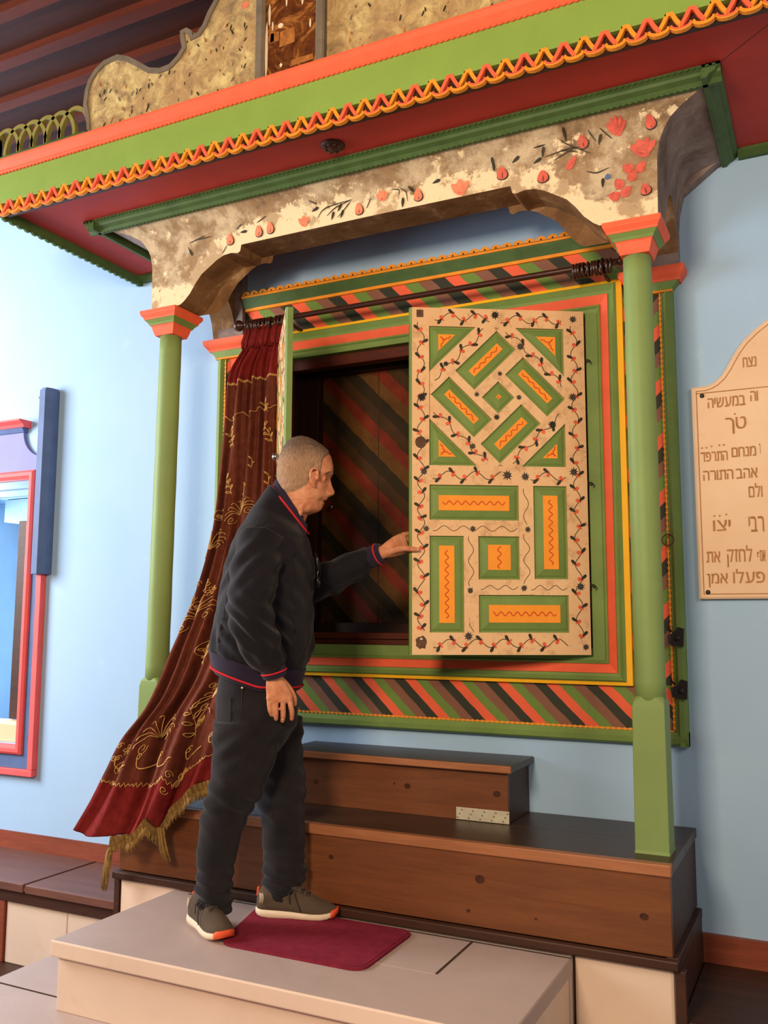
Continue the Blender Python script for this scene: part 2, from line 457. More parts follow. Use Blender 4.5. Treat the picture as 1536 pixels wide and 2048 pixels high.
def single(name, mb, mats, label, cat, group=None, recalc=True):
    xs = [p[0] for p in mb.v]; ys = [p[1] for p in mb.v]; zs = [p[2] for p in mb.v]
    loc = ((min(xs) + max(xs)) / 2, (min(ys) + max(ys)) / 2, min(zs))
    o = link(name, mesh_of(name, mb, mats, loc, recalc)); o.location = loc
    return tag(o, label, cat, group)
def struct(name, mb, mats, parent=None):
    o = link(name, mesh_of(name, mb, mats), parent)
    if parent is None: o['kind'] = 'structure'
    return o
def interp(x, xs, ys):
    if x <= xs[0]: return ys[0]
    for i in range(len(xs) - 1):
        if x <= xs[i + 1]:
            t = (x - xs[i]) / (xs[i + 1] - xs[i]); return ys[i] + (ys[i + 1] - ys[i]) * t
    return ys[-1]
def sstep(a, b, x):
    t = max(0., min(1., (x - a) / (b - a))); return t * t * (3 - 2 * t)
def catmull(pts, n=8):
    pts = [Vector(p) for p in pts]; out = []
    P = [pts[0] * 2 - pts[1]] + pts + [pts[-1] * 2 - pts[-2]]
    for i in range(1, len(P) - 2):
        for k in range(n):
            t = k / n
            out.append(.5 * ((2 * P[i]) + (P[i + 1] - P[i - 1]) * t + (2 * P[i - 1] - 5 * P[i] + 4 * P[i + 1] - P[i + 2]) * t * t + (3 * P[i] - P[i - 1] - 3 * P[i + 1] + P[i + 2]) * t ** 3))
    out.append(pts[-1]); return out

# ================================================================ SETTING
W_HOLE = [(-3.2, -2.315, .09, 1.505), (-.70, .757, .64, 1.967)]
def build_wall():
    mb = MB()
    xs = sorted({-4.6, 3.6} | {q for h in W_HOLE for q in h[:2]}); zs = sorted({-.85, 3.4} | {q for h in W_HOLE for q in h[2:]})
    for i in range(len(xs) - 1):
        for j in range(len(zs) - 1):
            cx, cz = (xs[i] + xs[i + 1]) / 2, (zs[j] + zs[j + 1]) / 2
            if any(h[0] < cx < h[1] and h[2] < cz < h[3] for h in W_HOLE): continue
            mb.add([(xs[i], 0, zs[j]), (xs[i + 1], 0, zs[j]), (xs[i + 1], 0, zs[j + 1]), (xs[i], 0, zs[j + 1])], [(0, 1, 2, 3)])
    return mb
struct('wall_back', build_wall(), ['wall'])
struct('floor', MB().box(-4.6, 3.6, -6, .02, -.86, -.80), ['wood_dark'])
cb = MB()
cb.box(-4.6, 3.6, -6, 0, 3.30, 3.36)
for y in (-.14, -.38, -.62, -.86, -1.10, -1.34, -1.58, -1.9):
    cb.box(-4.6, 3.6, y - .028, y + .028, 3.265, 3.30, 1)
    cb.box(-4.6, 3.6, y + .028, y + .07, 3.285, 3.30, 0)
struct('ceiling', cb, ['wood_ceil', 'wood_batten'])
bl = MB(); bl.box(-4.6, -1.16, -.02, 0, -.44, -.375); bl.box(-4.6, -1.16, -.03, 0, -.44, -.41); bl.box(-4.6, -1.16, -.012, 0, -.375, -.36)
struct('baseboard_left', bl, ['wood_red'])
br = MB(); br.box(1.121, 3.6, -.022, 0, -.455, -.36)
struct('baseboard_right', br, ['wood_red'])

# ---- interior window with niche, left wall end
win = bpy.data.objects.new('window_1', None); COL.objects.link(win); win['kind'] = 'structure'
win.location = (-2.3, 0, .0)
nb = MB()   # niche shell
x0, x1, z0, z1, yb = -3.4, -2.315, .09, 1.505, .95
nb.add([(x0, yb, z0), (x1, yb, z0), (x1, yb, z1), (x0, yb, z1)], [(0, 1, 2, 3)])
nb.add([(x1, 0, z0), (x1, yb, z0), (x1, yb, z1), (x1, 0, z1)], [(0, 1, 2, 3)])
nb.add([(x0, 0, z0), (x0, yb, z0), (x0, yb, z1), (x0, 0, z1)], [(0, 1, 2, 3)])
nb.add([(x0, 0, z1), (x1, 0, z1), (x1, yb, z1), (x0, yb, z1)], [(0, 1, 2, 3)])
nb.add([(x0, 0, z0), (x1, 0, z0), (x1, yb, z0), (x0, yb, z0)], [(0, 1, 2, 3)])
for y in (.2, .42, .64): nb.box(x0, x1, y, y + .006, z1 - .008, z1, 0)
nb.box(-3.1, -2.3, .5, .95, 1.36, 1.50, 0)
part('niche', nb, ['niche'], win)
part('sill', MB().bbox(-3.2, -2.32, .02, .2, .09, .185, .004), ['peach'], win)
part('shutter_edge', MB().bbox(-2.60, -2.42, .17, .20, .19, 1.31, .004), ['wood_dark'], win)
fm = MB().frame(-3.3, -2.268, .038, 1.557, [((.0, .0, 0, 0), 0), ((0, 0, 0, 0), -.035), ((.012,) * 4, -.045), ((.03,) * 4, -.045), ((.047,) * 4, -.03), ((.047,) * 4, .03)])
part('inner_frame', fm, ['pink'], win)
# lilac surround with concave shoulder
sp = [(-2.383, 1.776)]
for k in range(13):
    a = math.pi - (math.pi / 2) * k / 12
    sp.append((-2.215 + .168 * math.cos(a), 1.776 - .147 * math.sin(a) if False else 1.776 - .147 * math.sin(math.pi / 2 * k / 12)))
sp[1:] = [(-2.383 + .168 * (1 - math.cos(math.pi / 2 * k / 12)), 1.776 - .147 * math.sin(math.pi / 2 * k / 12)) for k in range(1, 13)]
poly = [(-3.2, 1.557)] + [(-2.268, 1.557), (-2.268, .038), (-2.215, .038), (-2.215, 1.629)] + list(reversed(sp)) + [(-3.2, 1.776)]
part('surround', MB().prism(poly, lambda a, b, t: (a, t, b), -.022, 0), ['lilac'], win)
lb = MB().box(-3.3, -2.215, -.022, 0, -.034, .038); lb.box(-2.268, -2.215, -.0225, 0, .03, .99)
part('lower_band', lb, ['blue_post'], win)
of = MB().bbox(-2.215, -2.180, -.038, 0, -.034, .985, .002); of.bbox(-3.3, -2.180, -.038, 0, -.07, -.035, .004)
part('outer_frame', of, ['pink'], win)
cn = MB().prism([(0, 1.776), (-.03, 1.776), (-.045, 1.80), (0, 1.80)], lambda a, b, t: (t, a, b), -3.3, -2.372)
part('cornice_lower', cn, ['blue_post'], win)
cn = MB().prism([(0, 1.80), (-.05, 1.80), (-.06, 1.815), (-.085, 1.83), (-.085, 1.84), (0, 1.84)], lambda a, b, t: (t, a, b), -3.3, -2.350)
part('cornice', cn, ['pink'], win)
po = MB().prism([(-2.225, 0), (-2.225, -.05), (-2.205, -.085), (-2.165, -.085), (-2.145, -.05), (-2.145, 0)], lambda a, b, t: (a, b, t), .985, 1.985)
po.prism([(-2.215, 0), (-2.215, -.045), (-2.20, -.075), (-2.17, -.075), (-2.155, -.045), (-2.155, 0)], lambda a, b, t: (a, b, t), 1.985, 1.997)
po.box(-2.24, -2.20, -.06, -.03, 1.945, 1.955)
part('post', po, ['blue_post'], win)

# ================================================================ STEPS, PLATFORM, LEDGES
ls = MB().bbox(-1.17, 1.3, -2.1, -.586, -.80, -.5355, .006)
ls.box(-1.165, -.80, -1.126, -1.118, -.5357, -.5345, 1)
single('marble_step', ls, ['marble', 'joint'], 'wide lower marble step on the floor, extending beyond the left end of the upper step', 'step')
us = thing('marble_step', 'upper grey marble step with front coloured as lamp-lit, under the feet and burgundy mat', 'step', (0, -.9, -.5355))
st = MB().bbox(-.786, .80, -1.223, -.588, -.362, -.3101, .005)
st.box(.466, .474, -.918, -.61, -.3103, -.3090, 1); st.box(-.7, .80, -.613, -.606, -.3103, -.3090, 1)
st.box(.255, .47, -.920, -.914, -.3103, -.3090, 0)
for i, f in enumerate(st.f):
    if all(st.v[q][1] < -1.2165 for q in f) or all(st.v[q][0] < -.780 for q in f): st.mi[i] = 2  # tread's front and left faces painted lighter, as if lit by the lamp
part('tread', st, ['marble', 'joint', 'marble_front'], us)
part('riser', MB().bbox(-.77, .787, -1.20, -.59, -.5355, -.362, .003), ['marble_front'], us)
pl = thing('stone_plinth', 'cream stone plinth carrying the brown wooden platform', 'plinth', (0, -.3, -.80))
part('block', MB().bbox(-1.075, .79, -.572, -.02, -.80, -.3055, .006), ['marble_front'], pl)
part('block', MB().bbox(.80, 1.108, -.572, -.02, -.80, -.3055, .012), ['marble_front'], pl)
part('corner_board', MB().bbox(1.110, 1.142, -.580, -.548, -.80, -.306, .003), ['wood_dark'], pl)
part('end_board', MB().bbox(1.108, 1.120, -.548, -.02, -.80, -.306, .002), ['wood_dark'], pl)
part('corner_board', MB().bbox(-1.105, -1.08, -.578, -.02, -.80, -.306, .003), ['wood_dark'], pl)

pf = thing('wooden_platform', 'long brown pine platform carrying the two green columns', 'platform', (0, -.3, -.304))
part('tread', MB().bbox(-1.09, 1.11, -.27, -.004, -.033, -.0005, .002).bbox(-1.09, 1.11, -.55, -.274, -.033, 0, .002), ['wood_top'], pf)
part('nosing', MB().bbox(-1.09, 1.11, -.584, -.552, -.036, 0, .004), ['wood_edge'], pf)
fb = MB().bbox(-1.085, 1.105, -.574, -.548, -.272, -.036, .002)
def knot(mb, x, z, r, y, mi):
    n = 14; mb.add([(x + r * 1.25 * math.cos(2 * math.pi * k / n), y, z + r * math.sin(2 * math.pi * k / n)) for k in range(n)], [tuple(range(n))], mi)
for x, z, r in ((.485, -.118, .014), (1.023, -.163, .011), (.443, -.225, .006), (-.088, -.111, .008), (.677, -.219, .004), (-.62, -.16, .012), (-.37, -.09, .008)): knot(fb, x, z, r, -.5745, 1)
part('front_board', fb, ['wood_front', 'knot'], pf)
part('end_board', MB().bbox(1.08, 1.104, -.548, -.004, -.272, -.036, .002), ['wood_dark'], pf)
part('end_board', MB().bbox(-1.085, -1.06, -.548, -.004, -.272, -.036, .002), ['wood_dark'], pf)
part('base_strip', MB().bbox(-1.10, 1.125, -.60, -.57, -.304, -.274, .005), ['wood_dark'], pf)
for xa, xb in ((1.085, 1.122), (-1.10, -1.065)): part('base_strip', MB().bbox(xa, xb, -.57, -.02, -.304, -.273, .003), ['wood_dark'], pf)

stp = thing('wooden_step', 'short brown pine step set on the platform under the ark', 'step', (0, -.15, 0))
part('tread', MB().bbox(-.50, .506, -.288, -.004, .188, .2134, .004), ['wood_top'], stp)
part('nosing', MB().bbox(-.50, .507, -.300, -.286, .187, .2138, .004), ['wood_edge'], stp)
rb = MB().bbox(-.485, .484, -.268, -.245, 0, .188, .002)
for x, z, r in ((.076, .105, .011), (-.336, .089, .010), (.442, .106, .012), (.02, .11, .004)): knot(rb, x, z, r, -.2685, 1)
part('riser', rb, ['wood_front', 'knot'], stp)
part('side_board', MB().bbox(.462, .484, -.245, -.004, 0, .188, .002), ['wood_dark'], stp)
zp = MB().bbox(.281, .49, -.2735, -.2705, .002, .047, .001)
for k in range(5):
    for q in range(3):
        zp.lathe([(.0022, 0), (.0022, -.002)], (.287 + .0085 * q + (.045 * k if q == 0 else .045 * k), -.2735, .010 + .014 * q), 'y', 8, 1)
single('metal_plate', zp, ['zinc', 'iron'], 'shiny perforated metal plate nailed low on the riser of the short wooden step', 'plate')

bn = thing('wall_ledge', 'brown wooden ledge on pale stone along the wall left of the platform', 'ledge', (-2.2, -.25, -.80))
tb = MB().bbox(-4.6, -1.735, -.47, -.004, -.478, -.44, .004); tb.bbox(-1.722, -1.12, -.47, -.004, -.478, -.441, .004); tb.box(-1.735, -1.722, -.465, -.004, -.47, -.452)
part('top', tb, ['wood_plum'], bn)
part('apron', MB().bbox(-4.6, -1.12, -.455, -.42, -.53, -.478, .003), ['wood_dark'], bn)
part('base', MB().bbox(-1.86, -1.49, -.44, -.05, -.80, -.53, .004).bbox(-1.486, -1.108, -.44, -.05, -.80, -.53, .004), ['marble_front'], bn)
part('end_panel', MB().bbox(-4.6, -1.865, -.45, -.05, -.80, -.53, .004), ['wood_red'], bn)
bn = thing('wall_ledge', 'dark brown wooden ledge along the wall right of the platform', 'ledge', (2.2, -.25, -.80))
part('top', MB().bbox(1.123, 3.6, -.56, -.004, -.49, -.455, .004), ['wood_dark'], bn)
part('apron', MB().bbox(1.145, 3.6, -.57, -.53, -.56, -.462, .004), ['wood_red'], bn)
part('base', MB().bbox(1.145, 3.6, -.53, -.05, -.80, -.49, .004), ['wood_dark'], bn)

# ---- burgundy mat on the upper step
mt = MB(); pp_ = []
def rrect(x0, x1, y0, y1, r, n=6):
    out = []
    for cx, cy, a0 in ((x1 - r, y0 + r, -90), (x1 - r, y1 - r, 0), (x0 + r, y1 - r, 90), (x0 + r, y0 + r, 180)):
        for k in range(n + 1):
            a = math.radians(a0 + 90 * k / n); out.append((cx + r * math.cos(a), cy + r * math.sin(a)))
    return out
def skew(p): return [(x + (.10 * (-.63 - y) / .38 if x < -.1 else 0), y) for x, y in p]
mt.prism(skew(rrect(-.36, .268, -1.012, -.622, .05)), lambda a, b, t: (a, b, t), -.3095, -.3015)
mt.prism(skew(rrect(-.350, .258, -1.002, -.632, .045)), lambda a, b, t: (a, b, t), -.3016, -.300)
single('floor_mat', mt, ['mat'], 'burgundy mat with rounded corners lying on the upper marble step', 'mat')
rg = MB().bbox(-.52, .4, -2.0, -1.335, -.535, -.528, .003)
single('rug', rg, ['mat'], 'red rug on the lower marble step, just its corner in view', 'rug')

# ================================================================ COLUMNS
def sq_ring(cx, cy, w, z, n=1, rnd=0.):
    if rnd <= 0: return [(cx - w, cy - w, z), (cx + w, cy - w, z), (cx + w, cy + w, z), (cx - w, cy + w, z)]
    return [(cx + a, cy + b, z) for a, b in rrect(-w, w, -w, w, rnd, 5)]
def column(name, label, bx, tx, cy, zs, label_cap=None):
    """square base, round shaft, moulded square capital; tx-bx = lean"""
    t = thing(name, label, 'column', (bx, cy, 0))
    def cxz(z): return bx + (tx - bx) * z / 2.03
    w = .0525
    rings = [sq_ring(cxz(z), cy, ww, z, 1, rr) for z, ww, rr in ((0, w + .004, .004), (.01, w + .002, .004), (zs - .03, w, .004), (zs - .012, w - .001, .012), (zs, w - .006, .024), (zs + .004, w - .008, .03))]
    part('base', MB().loft(rings, 0, True, False), ['green_column'], t)
    rings = []
    for k in range(22):
        z = zs - .02 + (2.02 - zs + .02) * k / 21
        r = .0505 - .002 * k / 21 + .0006 * math.sin(k * 1.7)
        rings.append([(cxz(z) + r * math.cos(2 * math.pi * q / 32), cy + r * math.sin(2 * math.pi * q / 32), z) for q in range(32)])
    part('shaft', MB().loft(rings), ['green_column'], t)
    c = part('capital', MB().loft([sq_ring(tx, cy, a, z) for z, a in ((2.018, .050), (2.035, .056), (2.058, .062), (2.063, .066))], 0, True, False), ['salmon'], t)
    part('capital_band', MB().loft([sq_ring(tx, cy, a, z) for z, a in ((2.063, .068), (2.072, .072), (2.086, .084))], 0, True, False), ['green'], c)
    part('abacus', MB().loft([sq_ring(tx, cy, a, z) for z, a in ((2.086, .086), (2.094, .087), (2.108, .098), (2.113, .099), (2.1135, .1), (2.126, .1))], 0, True, False), ['salmon'], c)
    return t
column('green_column', 'green wooden column with salmon capital, left of the ark behind the curtain', -1.062, -1.040, -.4135, .4946)
column('green_column', 'green wooden column with salmon capital, right of the carved door', 1.0345, 1.0362, -.4135, .4946)

# ================================================================ PLASTER ARCH BEAM (U-shaped, coved outwards at the top)
BX0, BX1, BY = -1.085, 1.125, -.497
COVE = [(2.10, 0), (2.33, .004), (2.38, .012), (2.42, .028), (2.455, .056), (2.475, .09), (2.488, .13), (2.50, .175)]
def off_s(z): return interp(z, [a for a, b in COVE], [b for a, b in COVE])
def off_f(z): return off_s(z) * .52
ARCH = [(.0, 2.346), (.590, 2.344), (.602, 2.343), (.608, 2.317), (.620, 2.310), (.654, 2.317), (.692, 2.314), (.729, 2.299), (.784, 2.265), (.811, 2.248), (.842, 2.213), (.872, 2.171), (.903, 2.142), (.925, 2.128), (.94, 2.127), (1.2, 2.127)]
def arch_z(x): return interp(abs(x), [a for a, b in ARCH], [b for a, b in ARCH])
def beam_pt(x, z, lift=0.):
    return (x, BY - off_f(z) - lift, z)
def build_beam():
    mb = MB()
    # front: grid in x between corner lines
    xs = []
    base = sorted({round(BX0 + (BX1 - BX0) * k / 60, 4) for k in range(61)} | {s * a for a, b in ARCH for s in (-1, 1) if a < 1.08})
    nz = 16
    front = []; back = []
    for x in base:
        zb = arch_z(x); col = []; colb = []
        f = (x - BX0) / (BX1 - BX0)
        for k in range(nz + 1):
            z = zb + (2.50 - zb) * (k / nz)
            o = off_s(z)
            xx = x + o * (2 * f - 1) * (abs(2 * f - 1) ** 3)   # flare the corners sideways
            col.append((xx, BY - off_f(z), z)); colb.append((x * .90, BY + .155, z))
        front.append(col); back.append(colb)
    def grid(g, mi, flip=False):
        vs = [p for c in g for p in c]; n = len(g[0]); fs = []
        for i in range(len(g) - 1):
            for j in range(n - 1):
                fs.append((i * n + j, (i + 1) * n + j, (i + 1) * n + j + 1, i * n + j + 1))
        mb.add(vs, fs, mi, True)
    grid(front, 0); grid(back, 2)
    vs = [c[0] for c in front] + [(c[0][0], BY + .155, c[0][2]) for c in front]
    n = len(front); mb.add(vs, [(i, i + 1, i + 1 + n, i + n) for i in range(n - 1)], 2, False)
    # sides: from front corner back to the wall, arch profile at the bottom
    for sgn, bx in ((-1, BX0), (1, BX1)):
        so = []; si = []
        N = 28
        for i in range(N + 1):
            y = BY + (-.003 - BY) * i / N
            d = -y
            # side opening between column and wall bracket
            if d > .335: zb = 2.127
            elif d > .04: zb = 2.127 + .20 * math.sin(math.pi * (d - .04) / .295) ** .6
            else: zb = 2.100
            c1 = []; c2 = []
            wfac = 1.0
            for k in range(nz + 1):
                z = zb + (2.50 - zb) * k / nz
                o = off_s(z); yy = y - off_f(z) * max(0, 1 - i / 6.)
                if i > N * .6: o = max(o, .0)
                c1.append((bx + sgn * o, yy, z)); c2.append((bx - sgn * .13, y, z))
            so.append(c1); si.append(c2)
        grid(so, 1); grid(si, 2)
        vs = [c[0] for c in so] + [c[0] for c in si]; n = len(so)
        mb.add(vs, [(i, i + 1, i + 1 + n, i + n) for i in range(n - 1)], 2, False)
    return mb
FSC = 1.28
arch = thing('plaster_arch', 'weathered plaster arch painted with tulips, spanning the two green columns', 'arch', (0, -.3, 2.126))
ab_ = build_beam()
# wall brackets of bare plaster above the pilaster caps
for sgn, xw in ((-1, -1.04), (1, 1.085)):
    g = MB()
    pr = [(2.10, .0), (2.18, .035), (2.26, .06), (2.33, .075), (2.40, .09), (2.50, .10)]
    rings = []
    for z, e in pr:
        if sgn > 0: xa, xb = .93 + e * .2, 1.128 + interp(z, [2.30, 2.387, 2.449, 2.475, 2.50], [0, .018, .045, .075, .16])
        else: xa, xb = -1.05 - interp(z, [2.30, 2.387, 2.449, 2.475, 2.50], [0, .018, .045, .075, .16]), -.90 - e * .2
        rings.append([(xa, -.05, z), (xb, -.05, z), (xb, -.0, z), (xa, -.0, z)])
    g.loft(rings, 0, True, False)
    part('wall_bracket', g, ['plaster_side'], arch)
# painted flowers on the front of the arch
fl = ab_
LIFT = .0025
def fpoly(pts, mi, lift=LIFT): fl.add([beam_pt(x, z, lift) for x, z in pts], [tuple(range(len(pts)))], mi + 3)
def bud(x, z, w, h, ang=0, mi=0, dark=True):
    def el(cx, cz, a, b, an, mi_, lf):
        n = 14; out = []
        for k in range(n):
            q = 2 * math.pi * k / n; p = a * math.cos(q) * (1 - .35 * math.sin(q)); r = b * math.sin(q)
            out.append((cx + p * math.cos(an) - r * math.sin(an), cz + p * math.sin(an) + r * math.cos(an)))
        fpoly(out, mi_, lf)
    w *= FSC; h *= FSC * .85
    if dark: el(x + .002, z - .003, w * 1.15, h * 1.02, ang, 2, LIFT)
    el(x, z, w, h, ang, mi, LIFT + .0012)
    if dark: el(x + w * .1, z - h * .35, w * .09, h * .5, ang, 2, LIFT + .002)
def stroke(pts, wd, mi=2, lift=LIFT):
    P = catmull([(a, b, 0) for a, b in pts], 6) if len(pts) > 2 else [Vector((pts[0][0] + (pts[1][0] - pts[0][0]) * k / 6, pts[0][1] + (pts[1][1] - pts[0][1]) * k / 6, 0)) for k in range(7)]
    L = []; Rr = []
    for i, p in enumerate(P):
        t = (P[min(i + 1, len(P) - 1)] - P[max(i - 1, 0)]); t = t / max(t.length, 1e-9); nrm = Vector((-t.y, t.x, 0))
        ww = wd * (.35 + .65 * math.sin(math.pi * (i + .5) / len(P)))
        L.append(p + nrm * ww); Rr.append(p - nrm * ww)
    for i in range(len(P) - 1):
        fl.add([beam_pt(q.x, q.y, lift) for q in (L[i], L[i + 1], Rr[i + 1], Rr[i])], [(0, 1, 2, 3)], mi + 3)
def leaf(x, z, l, ang, mi=2, w=.32):
    pts = []; l *= 1.35
    for k in range(12):
        q = 2 * math.pi * k / 12; a = l * math.cos(q); b = l * w * math.sin(q) * (1 + .5 * math.cos(q))
        pts.append((x + a * math.cos(ang) - b * math.sin(ang), z + a * math.sin(ang) + b * math.cos(ang)))
    fpoly(pts, mi)
def tulip(x, z, s, mi=0, n=3, spread=.7):
    s *= .95
    for k in range(n):
        a = (k - (n - 1) / 2) * spread
        bud(x + math.sin(a) * s * .55, z + math.cos(a) * s * .45 - s * .3, s * .26, s * .55, -a, mi, False)
    leaf(x, z - s * .42, s * .34, 0, mi, .6)
for x, z in ((-.51, 2.384), (-.452, 2.387), (-.029, 2.384), (.231, 2.387), (-.658, 2.376)): bud(x, z, .013, .022, 0, 0)
for x, z in ((.573, 2.397), (.726, 2.353)): bud(x, z, .015, .021, 0, 1)
for x, z in ((.879, 2.44), (1.115, 2.452), (1.087, 2.227)): bud(x, z, .013, .020, .2, 1)
tulip(-.286, 2.382, .034, 0, 3, .75); tulip(.078, 2.412, .030, 0, 4, .6); tulip(.406, 2.378, .046, 0, 3, .8)
tulip(1.002, 2.458, .040, 1, 5, .45); tulip(1.085, 2.375, .050, 1, 4, .6); bud(.834, 2.378, .010, .026, -.7, 1, False)
for x, z, a in ((.998, 2.265, .5), (1.045, 2.285, -.3), (.98, 2.223, 1.2), (1.022, 2.232, -.8), (1.03, 2.315, .9), (1.075, 2.31, -.6)): bud(x, z, .013, .020, a, 1, False)
bud(.96, 2.30, .008, .010, 0, 3, False)
for x, z, a in ((-.228, 2.419, .3), (-.15, 2.379, 1.2), (-.115, 2.405, .9), (-.107, 2.378, 1.1), (.203, 2.415, -.8), (.164, 2.368, 1.5), (.543, 2.44, 1.7), (.311, 2.42, .2), (.544, 2.425, 1.6), (.63, 2.432, .5), (.734, 2.436, 1.3), (.71, 2.412, .4), (.821, 2.470, 1.6), (.94, 2.434, 1.2), (.942, 2.281, 1.5), (.165, 2.372, 1.5), (-.586, 2.395, 0), (-.869, 2.357, -1.1)):
    leaf(x, z, .013, a)
for tw in ([(-.222, 2.382), (-.18, 2.415), (-.058, 2.425)], [(-.177, 2.384), (-.134, 2.408), (-.063, 2.424)], [(-.128, 2.369), (-.084, 2.402), (-.06, 2.422)], [(-.515, 2.419), (-.465, 2.436)], [(.124, 2.428), (.152, 2.42), (.149, 2.399)], [(.158, 2.425), (.18, 2.409), (.186, 2.371)], [(.005, 2.379), (.029, 2.415)], [(-.25, 2.455), (-.215, 2.436)],
           [(.801, 2.46), (.833, 2.437), (.903, 2.397)], [(.737, 2.419), (.832, 2.428), (.897, 2.421)], [(.702, 2.455), (.744, 2.457)], [(.903, 2.468), (.926, 2.431)], [(.945, 2.466), (.982, 2.428)], [(.886, 2.336), (.921, 2.323), (.965, 2.332)], [(-.872, 2.398), (-.789, 2.415)], [(-.841, 2.404), (-.756, 2.406)], [(-.885, 2.383), (-.869, 2.355)], [(-.623, 2.411), (-.594, 2.427)], [(-.701, 2.32), (-.675, 2.354)], [(.80, 2.43), (.86, 2.41)], [(.77, 2.40), (.84, 2.425)]):
    stroke(tw, .0022)
ao = part('arch_body', ab_, ['plaster', 'plaster_side', 'plaster_under', 'tulip', 'tulip_red', 'black', 'blue_post'], arch, recalc=False)
ra = ao.data.attributes.new('rise', 'FLOAT', 'POINT')
ra.data.foreach_set('value', [max(0., z - arch_z(x)) if y < BY + .002 else 1. for x, y, z in ab_.v])

# ================================================================ CANOPY
cp = thing('canopy', 'projecting green and salmon wooden canopy with dark red soffit over the ark', 'canopy', (0, -.45, 2.49))
CX0, CX1, CY, CZ = -1.605, 1.66, -.906, 2.5376
part('soffit', MB().box(CX0, CX1, CY + .01, -.003, CZ, CZ + .02), ['redsoffit'], cp)
sj = MB().add([(1.357, -.64, CZ - .001), (1.361, -.64, CZ - .001), (1.66, -.90, CZ - .001), (1.656, -.90, CZ - .001)], [(0, 1, 2, 3)])
part('mitre_joint', sj, ['wood_dark'], cp)
fa = MB().bbox(CX0, CX1, CY - .02, CY + .02, 2.548, 2.70, .002)
part('fascia', fa, ['green_fascia'], cp)
part('end_fascia', MB().box(CX0 - .0, CX0 + .02, CY, -.003, 2.53, 2.70), ['green_dark'], cp); part('end_fascia', MB().box(CX1 - .02, CX1, CY, -.003, 2.53, 2.70), ['green_dark'], cp)
bk = MB().box(CX0, CX1, CY + .0, CY + .02, 2.50, 2.55)
part('lace_backing', bk, ['wood_dark'], cp)
# salmon crown moulding with small teeth
sm = MB().prism([(0, 2.683), (-.022, 2.683), (-.030, 2.690), (-.030, 2.698), (-.044, 2.712), (-.05, 2.730), (-.05, 2.738), (0, 2.738)], lambda a, b, t: (t, CY + a, b), CX0 - .03, 1.07)
sm.prism([(0, 2.683), (-.022, 2.683), (-.030, 2.690), (-.030, 2.698), (-.040, 2.708), (0, 2.708)], lambda a, b, t: (t, CY + a, b), 1.07, CX1)
def teeth(mb, x0, x1, step, fn, r=.006, mi=0):
    n = int((x1 - x0) / step)
    for k in range(n):
        c = x0 + step * (k + .5)
        pts = [(c + r * 1.3 * math.cos(a), r * math.sin(a)) for a in [math.pi + math.pi * q / 6 for q in range(7)]]
        mb.prism(pts, fn, 0, .006, mi)
teeth(sm, CX0, CX1, .021, lambda a, b, t: (a, CY - .022 - t, 2.6845 + b), .006)
part('crown_moulding', sm, ['salmon'], cp)
# lace: alternating lambda shapes with looped feet
lc = MB(); per = .0645; k = 0; x = CX0 + .01
def ribbon(mb, pts, wd, y0, y1, mi):
    P = [Vector((a, b, 0)) for a, b in pts]; L = []; R_ = []
    for i, p in enumerate(P):
        t = (P[min(i + 1, len(P) - 1)] - P[max(i - 1, 0)]).normalized(); nn = Vector((-t.y, t.x, 0)); L.append(p + nn * wd); R_.append(p - nn * wd)
    mb.prism([(q.x, q.y) for q in L] + [(q.x, q.y) for q in reversed(R_)], lambda a, b, t: (a, t, b), y0, y1, mi)
while x < CX1 - .02:
    mi = k % 2
    ribbon(lc, [(x - .033, 2.505), (x - .028, 2.514), (x - .017, 2.532), (x - .006, 2.555)], .0062, CY - .020 - .001 * mi, CY - .004, mi)
    ribbon(lc, [(x + .006, 2.555), (x + .017, 2.532), (x + .028, 2.514), (x + .033, 2.505)], .0062, CY - .0205 - .001 * mi, CY - .004, mi)
    ribbon(lc, [(x - .010, 2.553), (x + .010, 2.553)], .006, CY - .0202, CY - .004, mi)
    cx_ = x + per / 2
    ribbon(lc, [(cx_ + .029 * math.cos(a), 2.5135 + .0165 * math.sin(a)) for a in [math.pi + math.pi * q / 8 for q in range(9)]], .0042, CY - .0215, CY - .004, 1 - mi)
    ribbon(lc, [(cx_ + .032 * math.cos(a), 2.510 + .0175 * math.sin(a)) for a in [math.pi + math.pi * q / 8 for q in range(9)]], .0018, CY - .0225, CY - .006, 0)
    x += per; k += 1
part('lace_trim', lc, ['orange', 'salmon'], cp)
# green mouldings around the arch top and along the wall
def moulding_run(mb, p0, p1, inward):
    """cove moulding hanging from the soffit; inward = unit vector towards the arch"""
    pr = [(0, 0), (0, -.010), (.012, -.016), (.016, -.026), (.034, -.034), (.044, -.046), (.060, -.046), (.060, 0)]
    return mb.prism(pr, lambda a, b, t: (p0[0] + (p1[0] - p0[0]) * t + inward[0] * a, p0[1] + (p1[1] - p0[1]) * t + inward[1] * a, CZ + b), 0, 1)
mg = MB(); moulding_run(mg, (-1.369, -.648), (1.357, -.648), (0, 1))
moulding_run(mg, (-1.369, -.648), (-1.369, -.003), (1, 0)); moulding_run(mg, (1.357, -.648), (1.357, -.003), (-1, 0))
teeth(mg, -1.36, 1.35, .021, lambda a, b, t: (a, -.650 - t, CZ - .008 + b), .005)
teeth(mg, -1.30, 1.29, .021, lambda a, b, t: (a, -.600 - t, CZ - .045 + b), .005)
part('inner_moulding', mg, ['green_dark'], cp)
mw = MB(); mw.prism([(0, 0), (-.045, 0), (-.045, -.012), (-.02, -.03), (0, -.03)], lambda a, b, t: (t, a, CZ + b), 1.357, CX1)
part('wall_moulding', mw, ['green_dark'], cp); mw = MB()
